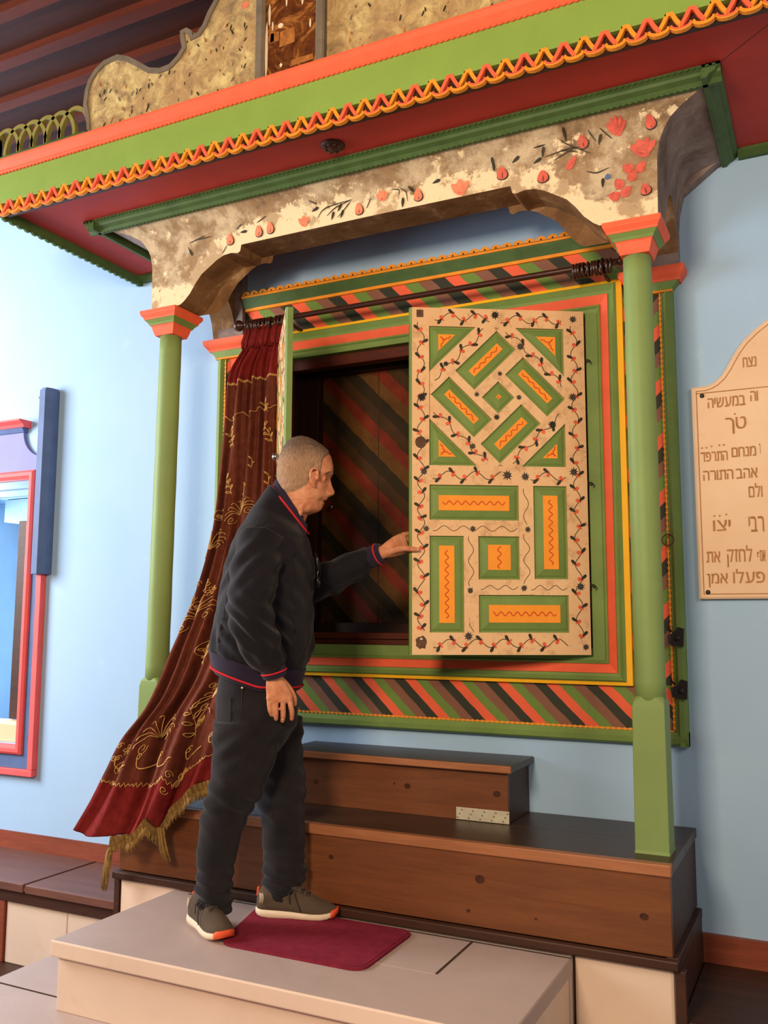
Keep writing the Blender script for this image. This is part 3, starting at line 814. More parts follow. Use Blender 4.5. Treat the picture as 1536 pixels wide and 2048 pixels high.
mw.prism([(0, 0), (-.045, 0), (-.045, -.012), (-.02, -.03), (0, -.03)], lambda a, b, t: (t, a, CZ + b), CX0, -1.369)
part('wall_moulding', mw, ['green_dark'], cp)
el = MB().prism([(0, 0), (.02, 0), (.034, -.008), (.034, -.045), (.022, -.045), (.012, -.018), (0, -.014)], lambda a, b, t: (CX0 - .012 + a, t, CZ + b), CY, -.003)
n = 22
for k in range(n):
    y = CY + (.9) * (k + .5) / n; r = .0195
    el.prism([(y + r * math.cos(a), CZ - .040 + r * .6 * math.sin(a)) for a in [math.pi + math.pi * q / 6 for q in range(7)]], lambda a, b, t: (CX0 + t, a, b), .006, .02, 0)
part('end_moulding', el, ['green_dark'], cp)
rs = MB().lathe([(.0, -.022), (.010, -.022), (.018, -.014), (.034, -.012), (.044, -.006), (.047, 0)], (-.022, -.735, CZ), 'z', 28)
for k in range(8):
    a = 2 * math.pi * k / 8; rs.sphere((-.022 + .030 * math.cos(a), -.735 + .030 * math.sin(a), CZ - .012), .007, 0, 8)
single('ceiling_rosette', rs, ['wood_dark'], 'dark round wooden rosette on the dark red canopy soffit', 'rosette')

# ---- pediment board standing on the canopy
PED = [(-1.099, 2.735), (-1.129, 2.847), (-1.146, 2.907), (-1.139, 2.973), (-1.121, 3.018), (-1.088, 3.054), (-1.042, 3.08), (-.967, 3.086), (-.906, 3.06), (-.845, 3.017), (-.791, 2.977), (-.739, 2.96), (-.689, 2.962), (-.652, 2.986), (-.626, 3.015), (-.637, 3.064), (-.638, 3.091), (-.607, 3.096), (-.579, 3.075), (-.575, 3.053), (-.55, 3.059), (-.527, 3.083), (-.504, 3.129), (-.476, 3.167), (-.45, 3.22), (-.40, 3.258)]
xm = -.09
full = PED + [(2 * xm - x, z) for x, z in reversed(PED)]
pd = thing('pediment_board', 'mottled grey floral pediment board standing on the canopy', 'pediment', (xm, -.88, 2.735))
part('board', MB().prism(full, lambda a, b, t: (a, t, b), -.895, -.865), ['pediment'], pd)
rim = MB(); inner = []
for i, (x, z) in enumerate(full):
    a = Vector(full[i - 1]); b = Vector(full[(i + 1) % len(full)]); t = (b - a).normalized(); inner.append((x + t.y * .022, z - t.x * .022))
for i in range(len(full) - 1):
    q = [full[i], full[i + 1], inner[i + 1], inner[i]]
    rim.prism(q, lambda a, b, t: (a, t, b), -.901, -.8945)
part('rim', rim, ['pediment_rim'], pd)
pl_ = MB(); rr = random.Random(3)
for k in range(120):
    x = rr.uniform(-1.06, -.30) if k < 80 else rr.uniform(.05, .85); z = rr.uniform(2.77, 2.99 if x < -.72 else 3.05)
    if abs(x + .75) < .1 and z > 2.93: continue
    a = rr.uniform(.8, 2.2); l = rr.uniform(.006, .014)
    pts = []
    for q in range(8):
        g = 2 * math.pi * q / 8; p = l * math.cos(g); s_ = l * .3 * math.sin(g); pts.append((x + p * math.cos(a) - s_ * math.sin(a), z + p * math.sin(a) + s_ * math.cos(a)))
    pl_.add([(x_, -.8965, z_) for x_, z_ in pts], [tuple(range(8))], rr.choice([0, 0, 0, 1, 2]))
pl_.add([(-.325 + .018 * math.cos(2 * math.pi * q / 10), -.8966, 3.105 + .016 * math.sin(2 * math.pi * q / 10)) for q in range(10)], [tuple(range(10))], 3)
part('painted_leaves', pl_, ['black', 'ochre_patch', 'pediment_rim', 'tulip'], pd, recalc=False)
pic = part('picture_frame', MB().frame(-.262, .040, 2.732, 3.22, [(0, -.895), (0, -.915), (.006, -.92), (.03, -.92), (.04, -.91), (.04, -.896)]), ['pediment_rim'], pd)
pm = MB().box(-.225, .003, -.906, -.896, 2.77, 3.19)
rr = random.Random(11)
for x, z, w_, h_, mi in ((-.125, 2.905, .034, .032, 2), (-.06, 2.795, .05, .012, 2), (-.195, 2.925, .012, .022, 2), (-.155, 2.96, .012, .012, 1), (-.205, 3.02, .006, .05, 1), (-.19, 2.97, .004, .02, 1), (-.15, 2.80, .006, .008, 1), (-.025, 2.93, .004, .02, 1), (-.06, 3.04, .005, .025, 1), (-.216, 2.88, .007, .11, 1), (-.18, 2.92, .02, .02, 2), (-.13, 3.05, .004, .02, 1)):
    pts = [(x + w_ * math.cos(2 * math.pi * q / 9) * rr.uniform(.8, 1.1), z + h_ * math.sin(2 * math.pi * q / 9) * rr.uniform(.8, 1.1)) for q in range(9)]
    if mi == 2: pts = [(x - w_, z - h_), (x + w_, z - h_ * .9), (x + w_ * .95, z + h_), (x - w_ * .9, z + h_ * .95)]
    pm.add([(a, -.9068, b) for a, b in pts], [tuple(range(len(pts)))], mi)
part('picture', pm, ['picture', 'white_chip', 'ochre_patch'], pic)

# ---- olive lattice crest left of the pediment
lt = MB()
lt.box(-1.66, -1.145, -.885, -.868, 2.738, 2.80)
xx = -1.70
while xx < -1.13:
    ribbon(lt, [(xx + .085 * math.cos(a), 2.80 + .118 * math.sin(a)) for a in [math.pi * q / 14 for q in range(15)]], .0085, -.888, -.868, 1)
    xx += .082
lt.v = [(min(max(x, -1.66), -1.128), y, z) for x, y, z in lt.v]
single('lattice_crest', lt, ['green_dark', 'olive'], 'olive lattice crest of interlaced hoops on the canopy, left of the pediment board', 'trim')

# ================================================================ ARK (painted wall cabinet)
ark = thing('ark_cabinet', 'brightly striped painted ark cabinet set in the wall, with two carved doors standing open', 'cabinet', (0, 0, .288))
FX0, FX1, FZ0, FZ1 = -1.062, 1.0995, .2885, 2.06
# inner mouldings round the opening
IX, IZ0, IZ1 = .908, .503, 2.096
OX0, OX1, OZ0, OZ1 = -.70, .757, .64, 1.967
im = MB()
def full_inset(dx0, dx1, dz0, dz1): return (dx0, dx1, dz0, dz1)
seg = [((0, 0, 0, 0), -.028), ((0, 0, 0, 0), -.050), ((.018, .022, .014, .014), -.052)]
im.frame(-IX, IX, IZ0, IZ1, seg)
part('yellow_bead', im, ['yellow'], ark)
gm = MB().frame(-IX, IX, IZ0, IZ1, [((.018, .022, .014, .014), -.040), ((.018, .022, .014, .014), -.056), ((.026, .030, .020, .020), -.064), ((.040, .044, .034, .040), -.050), ((.054, .056, .046, .054), -.046)])
part('outer_moulding', gm, ['green'], ark)
om = MB().frame(-IX, IX, IZ0, IZ1, [((.054, .056, .046, .054), -.040), ((.054, .056, .046, .054), -.052), ((.088, .090, .080, .090), -.034)])
part('salmon_moulding', om, ['salmon'], ark)
gb = MB().frame(-IX, IX, IZ0, IZ1, [((.088, .090, .080, .090), -.030), ((.088, .090, .080, .090), -.040), ((.098, .098, .088, .098), -.044), ((.104, .104, .094, .104), -.036), ((IX + OX0, IX - OX1, OZ0 - IZ0, IZ1 - OZ1), -.036), ((IX + OX0, IX - OX1, OZ0 - IZ0, IZ1 - OZ1), .06)])
part('door_seat_board', gb, ['green'], ark)
# striped bands
part('stripe_band', MB().box(-1.045, 1.052, -.028, -.002, .340, IZ0 + .005), ['str_bottom'], ark)
part('stripe_band', MB().box(-.904, .96, -.028, -.002, IZ1 - .005, 2.245), ['str_top'], ark)
part('stripe_band', MB().box(IX - .004, 1.052, -.0275, -.002, IZ0 + .005, 2.02), ['str_side'], ark)
part('stripe_band', MB().box(-1.010, -IX + .004, -.0275, -.002, IZ0 + .005, 2.02), ['str_side'], ark)
# outer green border
ob = MB()
ob.prism([(.2885, -.0), (.2885, -.030), (.298, -.046), (.318, -.050), (.332, -.040), (.340, -.036), (.340, 0)], lambda a, b, t: (t, b, a), FX0, FX1)
part('border_board', ob, ['green'], ark)
for x0, x1, s in ((1.055, 1.0995, 1), (-1.062, -1.012, -1)):
    a = sorted((x0, x1)); q = MB()
    e = [(x0, 0), (x0, -.034), (x0 + (x1 - x0) * .15, -.036), (x0 + (x1 - x0) * .4, -.050), (x0 + (x1 - x0) * .75, -.046), (x1, -.030), (x1, 0)] if s > 0 else [(x1, 0), (x1, -.034), (x1 - (x1 - x0) * .15, -.036), (x1 - (x1 - x0) * .4, -.050), (x0 + (x1 - x0) * .25, -.046), (x0, -.030), (x0, 0)]
    q.prism(e, lambda a_, b_, t: (a_, b_, t), .2885, 2.03)
    part('border_board', q, ['green'], ark)
def scallop_line(x0, x1, z0, z1, r, step, mi=0):
    mb = MB(); L = math.hypot(x1 - x0, z1 - z0); n = int(L / step); dx, dz = (x1 - x0) / L, (z1 - z0) / L
    y = -.040
    mb.add([(x0 - dz * r * .5, y, z0 + dx * r * .5), (x1 - dz * r * .5, y, z1 + dx * r * .5), (x1 + dz * r * .5, y, z1 - dx * r * .5), (x0 + dz * r * .5, y, z0 - dx * r * .5)], [(0, 1, 2, 3)])
    for k in range(n):
        cx, cz = x0 + dx * step * (k + .5), z0 + dz * step * (k + .5)
        mb.add([(cx + r * math.cos(2 * math.pi * q / 10), y - .0012, cz + r * math.sin(2 * math.pi * q / 10)) for q in range(10)], [tuple(range(10))])
    o = MB(); 
    for f in mb.f: pass
    return mb
for a in ((-1.01, 1.052, .343, .343), ): pass
sb = scallop_line(-1.008, 1.050, .3435, .3435, .0058, .021); part('orange_scallop', sb, ['orange'], ark, recalc=False)
sb = scallop_line(1.0515, 1.0515, .345, 2.02, .0055, .021); part('orange_scallop', sb, ['orange'], ark, recalc=False)
sb = scallop_line(-1.009, -1.009, .345, 2.02, .0055, .021); part('orange_scallop', sb, ['orange'], ark, recalc=False)
# crown of the striped top band
cw = MB().box(-.905, .93, -.040, -.002, 2.236, 2.250)
part('orange_bead', cw, ['orange'], ark)
cw = MB().prism([(0, 2.250), (-.042, 2.250), (-.048, 2.262), (-.060, 2.285), (-.064, 2.294), (0, 2.294)], lambda a, b, t: (t, a, b), -.906, .93)
part('crown_moulding', cw, ['green_dark'], ark)
sc_ = MB().box(-.906, .93, -.068, -.05, 2.294, 2.306)
x = -.904 + .0245; 
while x < .92:
    sc_.prism([(x + .0235 * math.cos(a), 2.304 + .021 * math.sin(a)) for a in [math.pi * q / 10 for q in range(11)]], lambda a, b, t: (a, t, b), -.068, -.054)
    sc_.add([(x + .0042 * math.cos(2 * math.pi * q / 8), -.0688, 2.3105 + .0042 * math.sin(2 * math.pi * q / 8)) for q in range(8)], [tuple(range(8))], 1)
    x += .049
part('scalloped_crest', sc_, ['orange', 'wood_dark'], ark, recalc=False)
# pilaster caps
for xa, xb in ((-1.115, -.86), (.90, 1.152)):
    c = MB(); wi = .055
    rings = [[(xa + e, -d, z), (xb - e, -d, z), (xb - e, 0, z), (xa + e, 0, z)] for z, e, d in ((2.052, .022, .062), (2.060, .020, .066), (2.075, .008, .082), (2.085, .002, .088), (2.104, 0, .09))]
    part('pilaster_cap', c.loft(rings, 0, True, False), ['salmon'], ark)
    c = MB(); rings = [[(xa + e, -d, z), (xb - e, -d, z), (xb - e, 0, z), (xa + e, 0, z)] for z, e, d in ((2.022, .052, .052), (2.03, .05, .053), (2.052, .030, .060))]
    part('pilaster_neck', c.loft(rings, 0, True, False), ['green'], ark)
    part('orange_bead', MB().box(xa + .052, xb - .052, -.050, -.02, 2.014, 2.022), ['orange'], ark)
# recess
yb = .20
rc = MB()
rc.add([(OX0, .0, OZ0), (OX0, .26, OZ0), (OX0, .26, OZ1 + .05), (OX0, .0, OZ1 + .05)], [(0, 1, 2, 3)]); rc.add([(OX1, .0, OZ0), (OX1, .26, OZ0), (OX1, .26, OZ1 + .05), (OX1, .0, OZ1 + .05)], [(0, 1, 2, 3)])
rc.add([(OX0, 0, OZ1 + .0), (OX1, 0, OZ1 + .0), (OX1, .26, OZ1 + .08), (OX0, .26, OZ1 + .08)], [(0, 1, 2, 3)]); rc.add([(OX0, 0, OZ0), (OX1, 0, OZ0), (OX1, .26, OZ0), (OX0, .26, OZ0)], [(0, 1, 2, 3)])
part('recess_lining', rc, ['wood_arkz'], ark, recalc=False)
bp = MB().box(OX0, OX1, yb, yb + .03, OZ0, OZ1 + .08)
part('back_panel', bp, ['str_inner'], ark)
sm_ = MB()
for x in (-.29, .06, .40): sm_.box(x - .0022, x + .0022, yb - .0008, yb + .001, .72, 1.93)
part('board_seam', sm_, ['joint'], ark)
part('inner_stile', MB().bbox(-.70, -.592, yb - .05, yb, .64, 2.0, .004), ['wood_arkz'], ark)
part('inner_stile', MB().bbox(.64, .757, yb - .05, yb, .64, 2.0, .004), ['wood_arkz'], ark)
part('inner_rail', MB().bbox(-.70, .757, yb - .05, yb, 1.925, 2.0, .004), ['wood_arkz'], ark)
part('inner_rail', MB().bbox(-.70, .757, yb - .05, yb, .64, .735, .004), ['wood_arkz'], ark)
part('lintel', MB().bbox(-.70, .757, .002, .06, 1.918, 1.975, .004), ['wood_ark'], ark)
part('sill', MB().bbox(-.70, .757, -.004, .06, .664, .692, .004).bbox(-.70, .757, .01, .06, .64, .664, .002), ['wood_ark'], ark)
part('jamb', MB().bbox(-.70, -.672, .0, .06, .64, 1.97, .003), ['wood_ark'], ark)
part('jamb', MB().bbox(.729, .757, .0, .06, .64, 1.97, .003), ['wood_ark'], ark)
ik = MB().lathe([(.004, 0), (.004, -.02), (.012, -.024), (.014, -.032), (.008, -.04), (0.001, -.041)], (-.525, yb - .0, 1.283), 'y', 14)
part('inner_knob', ik, ['chrome'], ark, 'small nickel knob on the inner panel')

# ---- carved door leaves (local: hinge at a = 0, outer face at y = 0)
DW, DH, DT = .70, 1.362, .03
INS = .037
def SD(s, d): return ((s - d) / 2, (s + d) / 2)
PAN = {
 'rect1': [(.274, .515), (.624, .515), (.624, .648), (.274, .648)],
 'rect2': [(.083, .290), (.215, .290), (.215, .651), (.083, .651)],
 'rect3': [(.490, .083), (.623, .083), (.623, .452), (.490, .452)],
 'rect4': [(.271, .286), (.433, .286), (.433, .457), (.271, .457)],
 'rect5': [(.081, .085), (.432, .085), (.432, .226), (.081, .226)],
 'tri1': [(.436, 1.287), (.620, 1.287), (.620, 1.103)],
 'tri2': [(.083, 1.287), (.277, 1.287), (.083, 1.093)],
 'tri3': [(.620, .728), (.620, .912), (.436, .728)],
 'tri4': [(.083, .728), (.258, .728), (.083, .903)],
 'dia1': [SD(1.475, .588), SD(1.626, .588), SD(1.626, .922), SD(1.475, .922)],
 'dia2': [SD(1.083, .775), SD(1.42, .775), SD(1.42, .922), SD(1.083, .922)],
 'dia3': [SD(1.288, .394), SD(1.626, .394), SD(1.626, .54), SD(1.288, .54)],
 'dia4': [SD(1.083, .394), SD(1.235, .394), SD(1.235, .72), SD(1.083, .72)],
 'dia5': [SD(1.288, .594), SD(1.416, .594), SD(1.416, .72), SD(1.288, .72)],
}
def ccw(p):
    a = sum(p[i][0] * p[(i + 1) % len(p)][1] - p[(i + 1) % len(p)][0] * p[i][1] for i in range(len(p)))
    return p if a > 0 else list(reversed(p))
def inset(p, d):
    p = ccw(p); n = len(p); out = []
    for i in range(n):
        a, b, c = Vector(p[i - 1]), Vector(p[i]), Vector(p[(i + 1) % n])
        e1 = (b - a).normalized(); e2 = (c - b).normalized()
        n1 = Vector((-e1.y, e1.x)); n2 = Vector((-e2.y, e2.x))
        k = d / (1 + n1.dot(n2)); out.append((b.x + (n1.x + n2.x) * k, b.y + (n1.y + n2.y) * k))
    return out
STARS = [(.358, 1.338, .018), (.043, 1.328, .017), (.257, 1.211, .018), (.556, 1.134, .012), (.341, 1.099, .012), (.434, 1.013, .012), (.266, 1.004, .013), (.356, .923, .014), (.134, .897, .018), (.452, .805, .015), (.652, .998, .019), (.051, 1.01, .018), (.644, .703, .017), (.316, .693, .021), (.246, .688, .019), (.053, .709, .019), (.454, .482, .014), (.239, .481, .014), (.635, .48, .014), (.466, .243, .015), (.257, .254, .015), (.036, .261, .018), (.474, .070, .019), (.021, .030, .015)]
def make_door(name_lbl, loc, rz, sx, panel_names):
    """returns a local frame: part() coordinates are relative to hinge"""
    rnd = random.Random(5 if sx < 0 else 9)
    Rm = Matrix.Rotation(rz, 4, 'Z'); L = Vector(loc)
    def W(a, y, z):
        p = Rm @ Vector((sx * a, y, z)); return (p.x + L.x, p.y + L.y, p.z + L.z)
    fn = lambda a, b, t: W(a, t, b)
    mb = MB().prism([(0, 0), (DW, 0), (DW, DH), (0, DH)], fn, .012, DT)
    mb.prism([(.690, .0), (DW, .0), (DW, DH), (.690, DH)], lambda a, b, t: W(a, t + (.008 if a > .695 and t < .005 else 0), b), 0.0, .012)
    mb.prism([(0, -.001), (DW, -.001), (DW, .006), (0, .006)], fn, .001, .012)
    door = part('door', mb, ['green'], ark, name_lbl)
    def bar(name, polys, deco):
        m_ = MB()
        for p in polys: m_.prism(p, fn, 0, .0125, 0)
        deco(m_); return part(name, m_, ['cream', 'black', 'petal', 'stem', 'star', 'rust', 'zinc'], door, recalc=False)
    def flat(m_, pts, mi, lift): m_.add([W(a, -lift, z) for a, z in pts], [tuple(range(len(pts)))], mi)
    def drop(m_, a, z, l, ang, mi, lift=.0006, w=.36):
        pts = []
        for k in range(10):
            q = 2 * math.pi * k / 10; u = l * math.cos(q); v = l * w * math.sin(q) * (1 + .6 * math.cos(q))
            pts.append((a + (u) * math.cos(ang) - v * math.sin(ang), z + u * math.sin(ang) + v * math.cos(ang)))
        flat(m_, pts, mi, lift)
    def line(m_, P, wd, mi, lift=.0004):
        for i in range(len(P) - 1):
            p, q = Vector(P[i]), Vector(P[i + 1]); t = (q - p).normalized(); nn = Vector((-t.y, t.x)) * wd
            flat(m_, [p + nn, q + nn, q - nn, p - nn], mi, lift)
    def vine(m_, p0, p1, amp=.016, wl=.105, leaves=True):
        p0, p1 = Vector(p0), Vector(p1); Ln = (p1 - p0).length; t = (p1 - p0) / Ln; nn = Vector((-t.y, t.x)); n = max(6, int(Ln / .006))
        P = [p0 + t * (Ln * k / n) + nn * (amp * math.sin(2 * math.pi * (Ln * k / n) / wl + 1)) for k in range(n + 1)]
        line(m_, P, .0017 if leaves else .0013, 3)
        if leaves:
            s = wl * .2; side = 1; ang = math.atan2(t.y, t.x)
            while s < Ln - .012:
                c = p0 + t * s + nn * (amp * math.sin(2 * math.pi * s / wl + 1))
                j = rnd.uniform(-.3, .3)
                drop(m_, c.x + nn.x * side * .006, c.y + nn.y * side * .006, .0155, ang + math.pi - side * .9 + j, 1, .0008)
                drop(m_, c.x - nn.x * side * .006 + t.x * .008, c.y - nn.y * side * .006 + t.y * .008, .0135, ang + math.pi + side * 1.1 + j, 2, .0007, .5)
                s += wl * rnd.uniform(.40, .56); side = -side
    def star(m_, a, z, r):
        n = 9; pts = []; ph = rnd.random()
        for k in range(2 * n):
            q = math.pi * k / n + ph; rr = r * (rnd.uniform(.85, 1.12) if k % 2 == 0 else .52); pts.append((a + rr * math.cos(q), z + rr * math.sin(q)))
        flat(m_, pts, 4, .0011)
        flat(m_, [(a + r * .25 * math.cos(q), z + r * .25 * math.sin(q)) for q in [2 * math.pi * k / 8 for k in range(8)]], 3, .0013)
    def stars_in(m_, test):
        for a, z, r in STARS:
            if test(a, z): star(m_, a, z, r)
    def d1(m_):
        vine(m_, (.655, 1.30), (.655, .09), .014); stars_in(m_, lambda a, z: a > .622)
        flat(m_, [(.645, 1.322), (.672, 1.322), (.672, 1.352), (.645, 1.352)], 5, .0012)
        flat(m_, [(.656 + .022 * math.cos(q), .818 + .024 * math.sin(q)) for q in [2 * math.pi * k / 12 for k in range(12)]], 5, .0012)
        flat(m_, [(.655 + .024 * rnd.uniform(.75, 1.1) * math.cos(q), .045 + .026 * rnd.uniform(.75, 1.1) * math.sin(q)) for q in [2 * math.pi * k / 14 for k in range(14)]], 5, .0012)
        flat(m_, [(.662, .058), (.655, .066), (.648, .058), (.655, .055)], 6, .0016)
    def d2(m_): vine(m_, (.042, 1.30), (.042, .06), .013); stars_in(m_, lambda a, z: a < .083)
    bar('stile', [[(.622, 0), (.690, 0), (.690, DH), (.622, DH)]], d1)
    bar('stile', [[(0, .0), (.083, .0), (.083, DH), (0, DH)]], d2)
    bar('rail', [[(.083, 1.287), (.622, 1.287), (.622, DH), (.083, DH)]], lambda m_: (vine(m_, (.60, 1.326), (.38, 1.326)), vine(m_, (.335, 1.322), (.09, 1.322)), stars_in(m_, lambda a, z: .083 < a < .622 and z > 1.287)))
    bar('rail', [[(.083, .652), (.622, .652), (.622, .728), (.083, .728)]], lambda m_: (vine(m_, (.61, .69), (.34, .69)), vine(m_, (.225, .69), (.085, .69)), stars_in(m_, lambda a, z: .083 < a < .622 and .65 < z < .73)))
    bar('rail', [[(.083, .0), (.622, .0), (.622, .084), (.083, .084)]], lambda m_: (vine(m_, (.61, .042), (.09, .045)), stars_in(m_, lambda a, z: .083 < a < .622 and z < .084)))
    cl = lambda p: p
    bar('lattice_bar', [[(.339, 1.287), (.436, 1.287), (.62, 1.103), (.62, 1.006)]], lambda m_: (vine(m_, (.40, 1.275), (.605, 1.07), .010), stars_in(m_, lambda a, z: 1.626 < a + z < 1.73 and z > 1.02 and z < 1.287)))
    bar('lattice_bar', [[(.365, 1.287), (.277, 1.287), (.083, 1.093), (.083, 1.005)]], lambda m_: (vine(m_, (.31, 1.275), (.09, 1.055), .010), stars_in(m_, lambda a, z: .90 < z - a < 1.02 and .083 < a)))
    bar('lattice_bar', [[(.62, .912), (.62, 1.014), (.334, .728), (.436, .728)]], lambda m_: (vine(m_, (.60, .945), (.40, .745), .010), stars_in(m_, lambda a, z: .292 < z - a < .394 and z > .73)))
    bar('lattice_bar', [[(.258, .728), (.355, .728), (.083, 1.0), (.083, .903)]], lambda m_: (vine(m_, (.30, .745), (.10, .935), .010), stars_in(m_, lambda a, z: .986 < a + z < 1.083 and z > .73 and a > .083)))
    for s0, s1, e0, e1, tst in ((1.288, 1.626, .54, .588, lambda a, z: .53 < z - a < .588 and z > .9), (1.416, 1.475, .588, .922, lambda a, z: 1.41 < a + z < 1.48 and .7 < z - a < .9), (1.083, 1.416, .72, .775, lambda a, z: .715 < z - a < .78 and a < .3), (1.235, 1.288, .394, .72, lambda a, z: 1.23 < a + z < 1.3 and .55 < z - a < .6)):
        bar('lattice_bar', [[SD(s0, e0), SD(s1, e0), SD(s1, e1), SD(s0, e1)]], lambda m_, tst=tst: stars_in(m_, tst))
    bar('lattice_bar', [[(.274, .453), (.622, .453), (.622, .515), (.274, .515)]], lambda m_: (vine(m_, (.61, .482), (.28, .482), .010, .075, False), stars_in(m_, lambda a, z: .274 < a < .622 and .45 < z < .515)))
    bar('lattice_bar', [[(.215, .228), (.273, .228), (.273, .652), (.215, .652)]], lambda m_: (vine(m_, (.245, .46), (.245, .27), .012, .09, False), vine(m_, (.245, .64), (.245, .50), .010, .1, False), stars_in(m_, lambda a, z: .215 < a < .273 and .23 < z < .65)))
    bar('lattice_bar', [[(.433, .084), (.490, .084), (.490, .453), (.433, .453)]], lambda m_: (vine(m_, (.462, .45), (.462, .26), .010, .085, False), vine(m_, (.462, .12), (.462, .085), .008, .06, False), stars_in(m_, lambda a, z: .433 < a < .49 and .084 < z < .453)))
    bar('lattice_bar', [[(.083, .227), (.215, .227), (.215, .289), (.083, .289)], [(.2725, .227), (.433, .227), (.433, .286), (.2725, .286)]], lambda m_: (vine(m_, (.425, .256), (.28, .256), .008, .06, False), vine(m_, (.23, .256), (.09, .256), .009, .06, False)))
    for nm, poly in PAN.items():
        poly = ccw(poly); m_ = MB(); inn = inset(poly, INS if not nm.startswith('tri') else .034)
        i1 = inset(poly, .006); i2 = inset(poly, .014)
        lev = [(poly, .0120), (i1, .0115), (i2, .006), (inn, -.001), (inn, -.0024)]
        n = len(poly)
        for (p, y0), (q, y1) in zip(lev[:-1], lev[1:]):
            vs = [W(a, y0, z) for a, z in p] + [W(a, y1, z) for a, z in q]
            m_.add(vs, [(i, (i + 1) % n, (i + 1) % n + n, i + n) for i in range(n)], 0 if y1 > -.002 else 1)
        m_.add([W(a, -.0024, z) for a, z in inn], [tuple(range(n))], 1)
        # red-brown wavy line
        if n == 4:
            A = [Vector(p) for p in inn]
            e = [(A[1] - A[0]).length, (A[2] - A[1]).length]
            if e[0] >= e[1]: p0, p1, Ln, Wd = (A[0] + A[3]) / 2, (A[1] + A[2]) / 2, e[0], e[1]
            else: p0, p1, Ln, Wd = (A[0] + A[1]) / 2, (A[2] + A[3]) / 2, e[1], e[0]
            if nm in ('rect4',): p0, p1, Ln, Wd = (A[0] + A[1]) / 2, (A[2] + A[3]) / 2, e[1], e[0] * .6
            t = (p1 - p0) / Ln; nn = Vector((-t.y, t.x)); k_ = max(10, int(Ln / .0035)); amp = min(.008, Wd * .16) * rnd.uniform(.8, 1.2); wl = .036 if nm != 'dia5' else .03; ph = rnd.random() * 6
            P = [p0 + t * (Ln * (.06 + .88 * k / k_)) + nn * (amp * math.sin(2 * math.pi * Ln * k / k_ / wl + ph)) for k in range(k_ + 1)]
            line(m_, P, .0021, 2, .0030)
        else:
            c = sum((Vector(p) for p in inn), Vector((0, 0))) / 3
            for p in inn:
                q = Vector(p); P = []
                for k in range(9):
                    s = k / 8 * .62; d = q - c; nn = Vector((-d.y, d.x)).normalized(); P.append(c + d * s + nn * .003 * math.sin(k * 1.6))
                line(m_, P, .0020, 2, .0030)
        part('panel', m_, ['green', 'amber', 'squiggle'], door, recalc=False)
    return door, W
TH = math.radians(30)
doorR, WR = make_door('carved right door leaf, half open towards the viewer', (.757, -.062, .616), TH, -1, 'r')
PH = math.radians(54)
doorL, WL = make_door('left door leaf seen nearly edge-on in front of the curtain', (-.70, -.062, .616), -PH, 1, 'l')
for z in (1.16, .665, .265):
    hg = MB().tube([WR(-.004, .004, z), WR(-.016, .0, z + .004), WR(-.020, -.008, z - .006), WR(-.012, -.012, z - .010)], .0032, 8)
    hg.lathe([(.004, -.014), (.004, .014)], WR(-.004, .012, z), 'z', 8)
    part('hinge_hook', hg, ['iron'], doorR)
kn = MB(); c = WL(.655, 0, .765); n_ = Vector(WL(.655, -1, .765)) - Vector(c)
prof = [(.004, 0), (.004, .014), (.013, .018), (.017, .027), (.014, .036), (.006, .041), (.001, .042)]
ax = n_.normalized(); u = ax.cross(Vector((0, 0, 1))).normalized(); v = ax.cross(u)
kn.loft([[Vector(c) + ax * h + u * (r * math.cos(2 * math.pi * q / 16)) + v * (r * math.sin(2 * math.pi * q / 16)) for q in range(16)] for r, h in prof])
part('door_knob', kn, ['chrome'], doorL, 'round dull nickel knob')

# ================================================================ hardware on the right border of the ark
ring = MB().torus((1.055, -.066, 1.047), .021, .0028, 'y', 24, 8); ring.lathe([(.003, 0), (.003, -.03), (.001, -.031)], (1.06, -.045, 1.066), 'y', 8)
single('iron_ring', ring, ['rust'], 'small iron ring hanging on the green border right of the right column', 'ring')
for (x, z), lab in (((1.066, .688), 'black iron hook plate on the right ark border, level with the door bottom'), ((1.072, .497), 'black iron hook plate on the right ark border, lowest of the hardware')):
    hk = MB().prism([(x - .022, z - .028), (x + .030, z - .036), (x + .034, z + .03), (x + .012, z + .036), (x - .004, z + .012), (x - .026, z + .006)], lambda a, b, t: (a, t, b), -.064, -.048)
    hk.tube([(x - .012, -.06, z + .02), (x - .02, -.075, z + .03), (x - .022, -.085, z + .05)], .004, 8)
    hk.sphere((x + .012, -.068, z - .004), .012, 0, 10, (1, .6, 1))
    single('iron_hook', hk, ['iron'], lab, 'hook')

# ================================================================ CURTAIN ROD, RINGS, CURTAIN
RY, RZ = -.155, 2.124
rod = thing('curtain_rod', 'long dark wooden curtain rod across the top of the ark', 'rod', (0, RY, RZ))
rp = MB()
NR = 24
rp.loft([[(-.80 + 1.72 * k / NR, RY + .0125 * math.cos(2 * math.pi * q / 16), RZ + .0125 * math.sin(2 * math.pi * q / 16)) for q in range(16)] for k in range(NR + 1)])
part('pole', rp, ['rod'], rod)
for x, s in ((-.80, -1), (.92, 1)):
    part('finial', MB().lathe([(.013, .0), (.018, s * .004), (.018, s * .010), (.011, s * .016), (.010, s * .026), (.020, s * .034), (.027, s * .048), (.026, s * .060), (.018, s * .072), (.006, s * .079), (.001, s * .08)], (x, RY, RZ), 'x', 18), ['rod'], rod)
for x in (-.57, .86):
    part('bracket', MB().tube([(x, -.05, RZ - .03), (x, -.10, RZ - .032), (x, RY, RZ - .022)], .008, 8).torus((x, RY, RZ), .019, .006, 'x', 20, 8), ['iron'], rod)
ring0 = None
xs_l = [-.785 + .0165 * k for k in range(8)] + [-.632, -.615, -.598]
xs_r = [.745 + .0145 * k for k in range(11)]
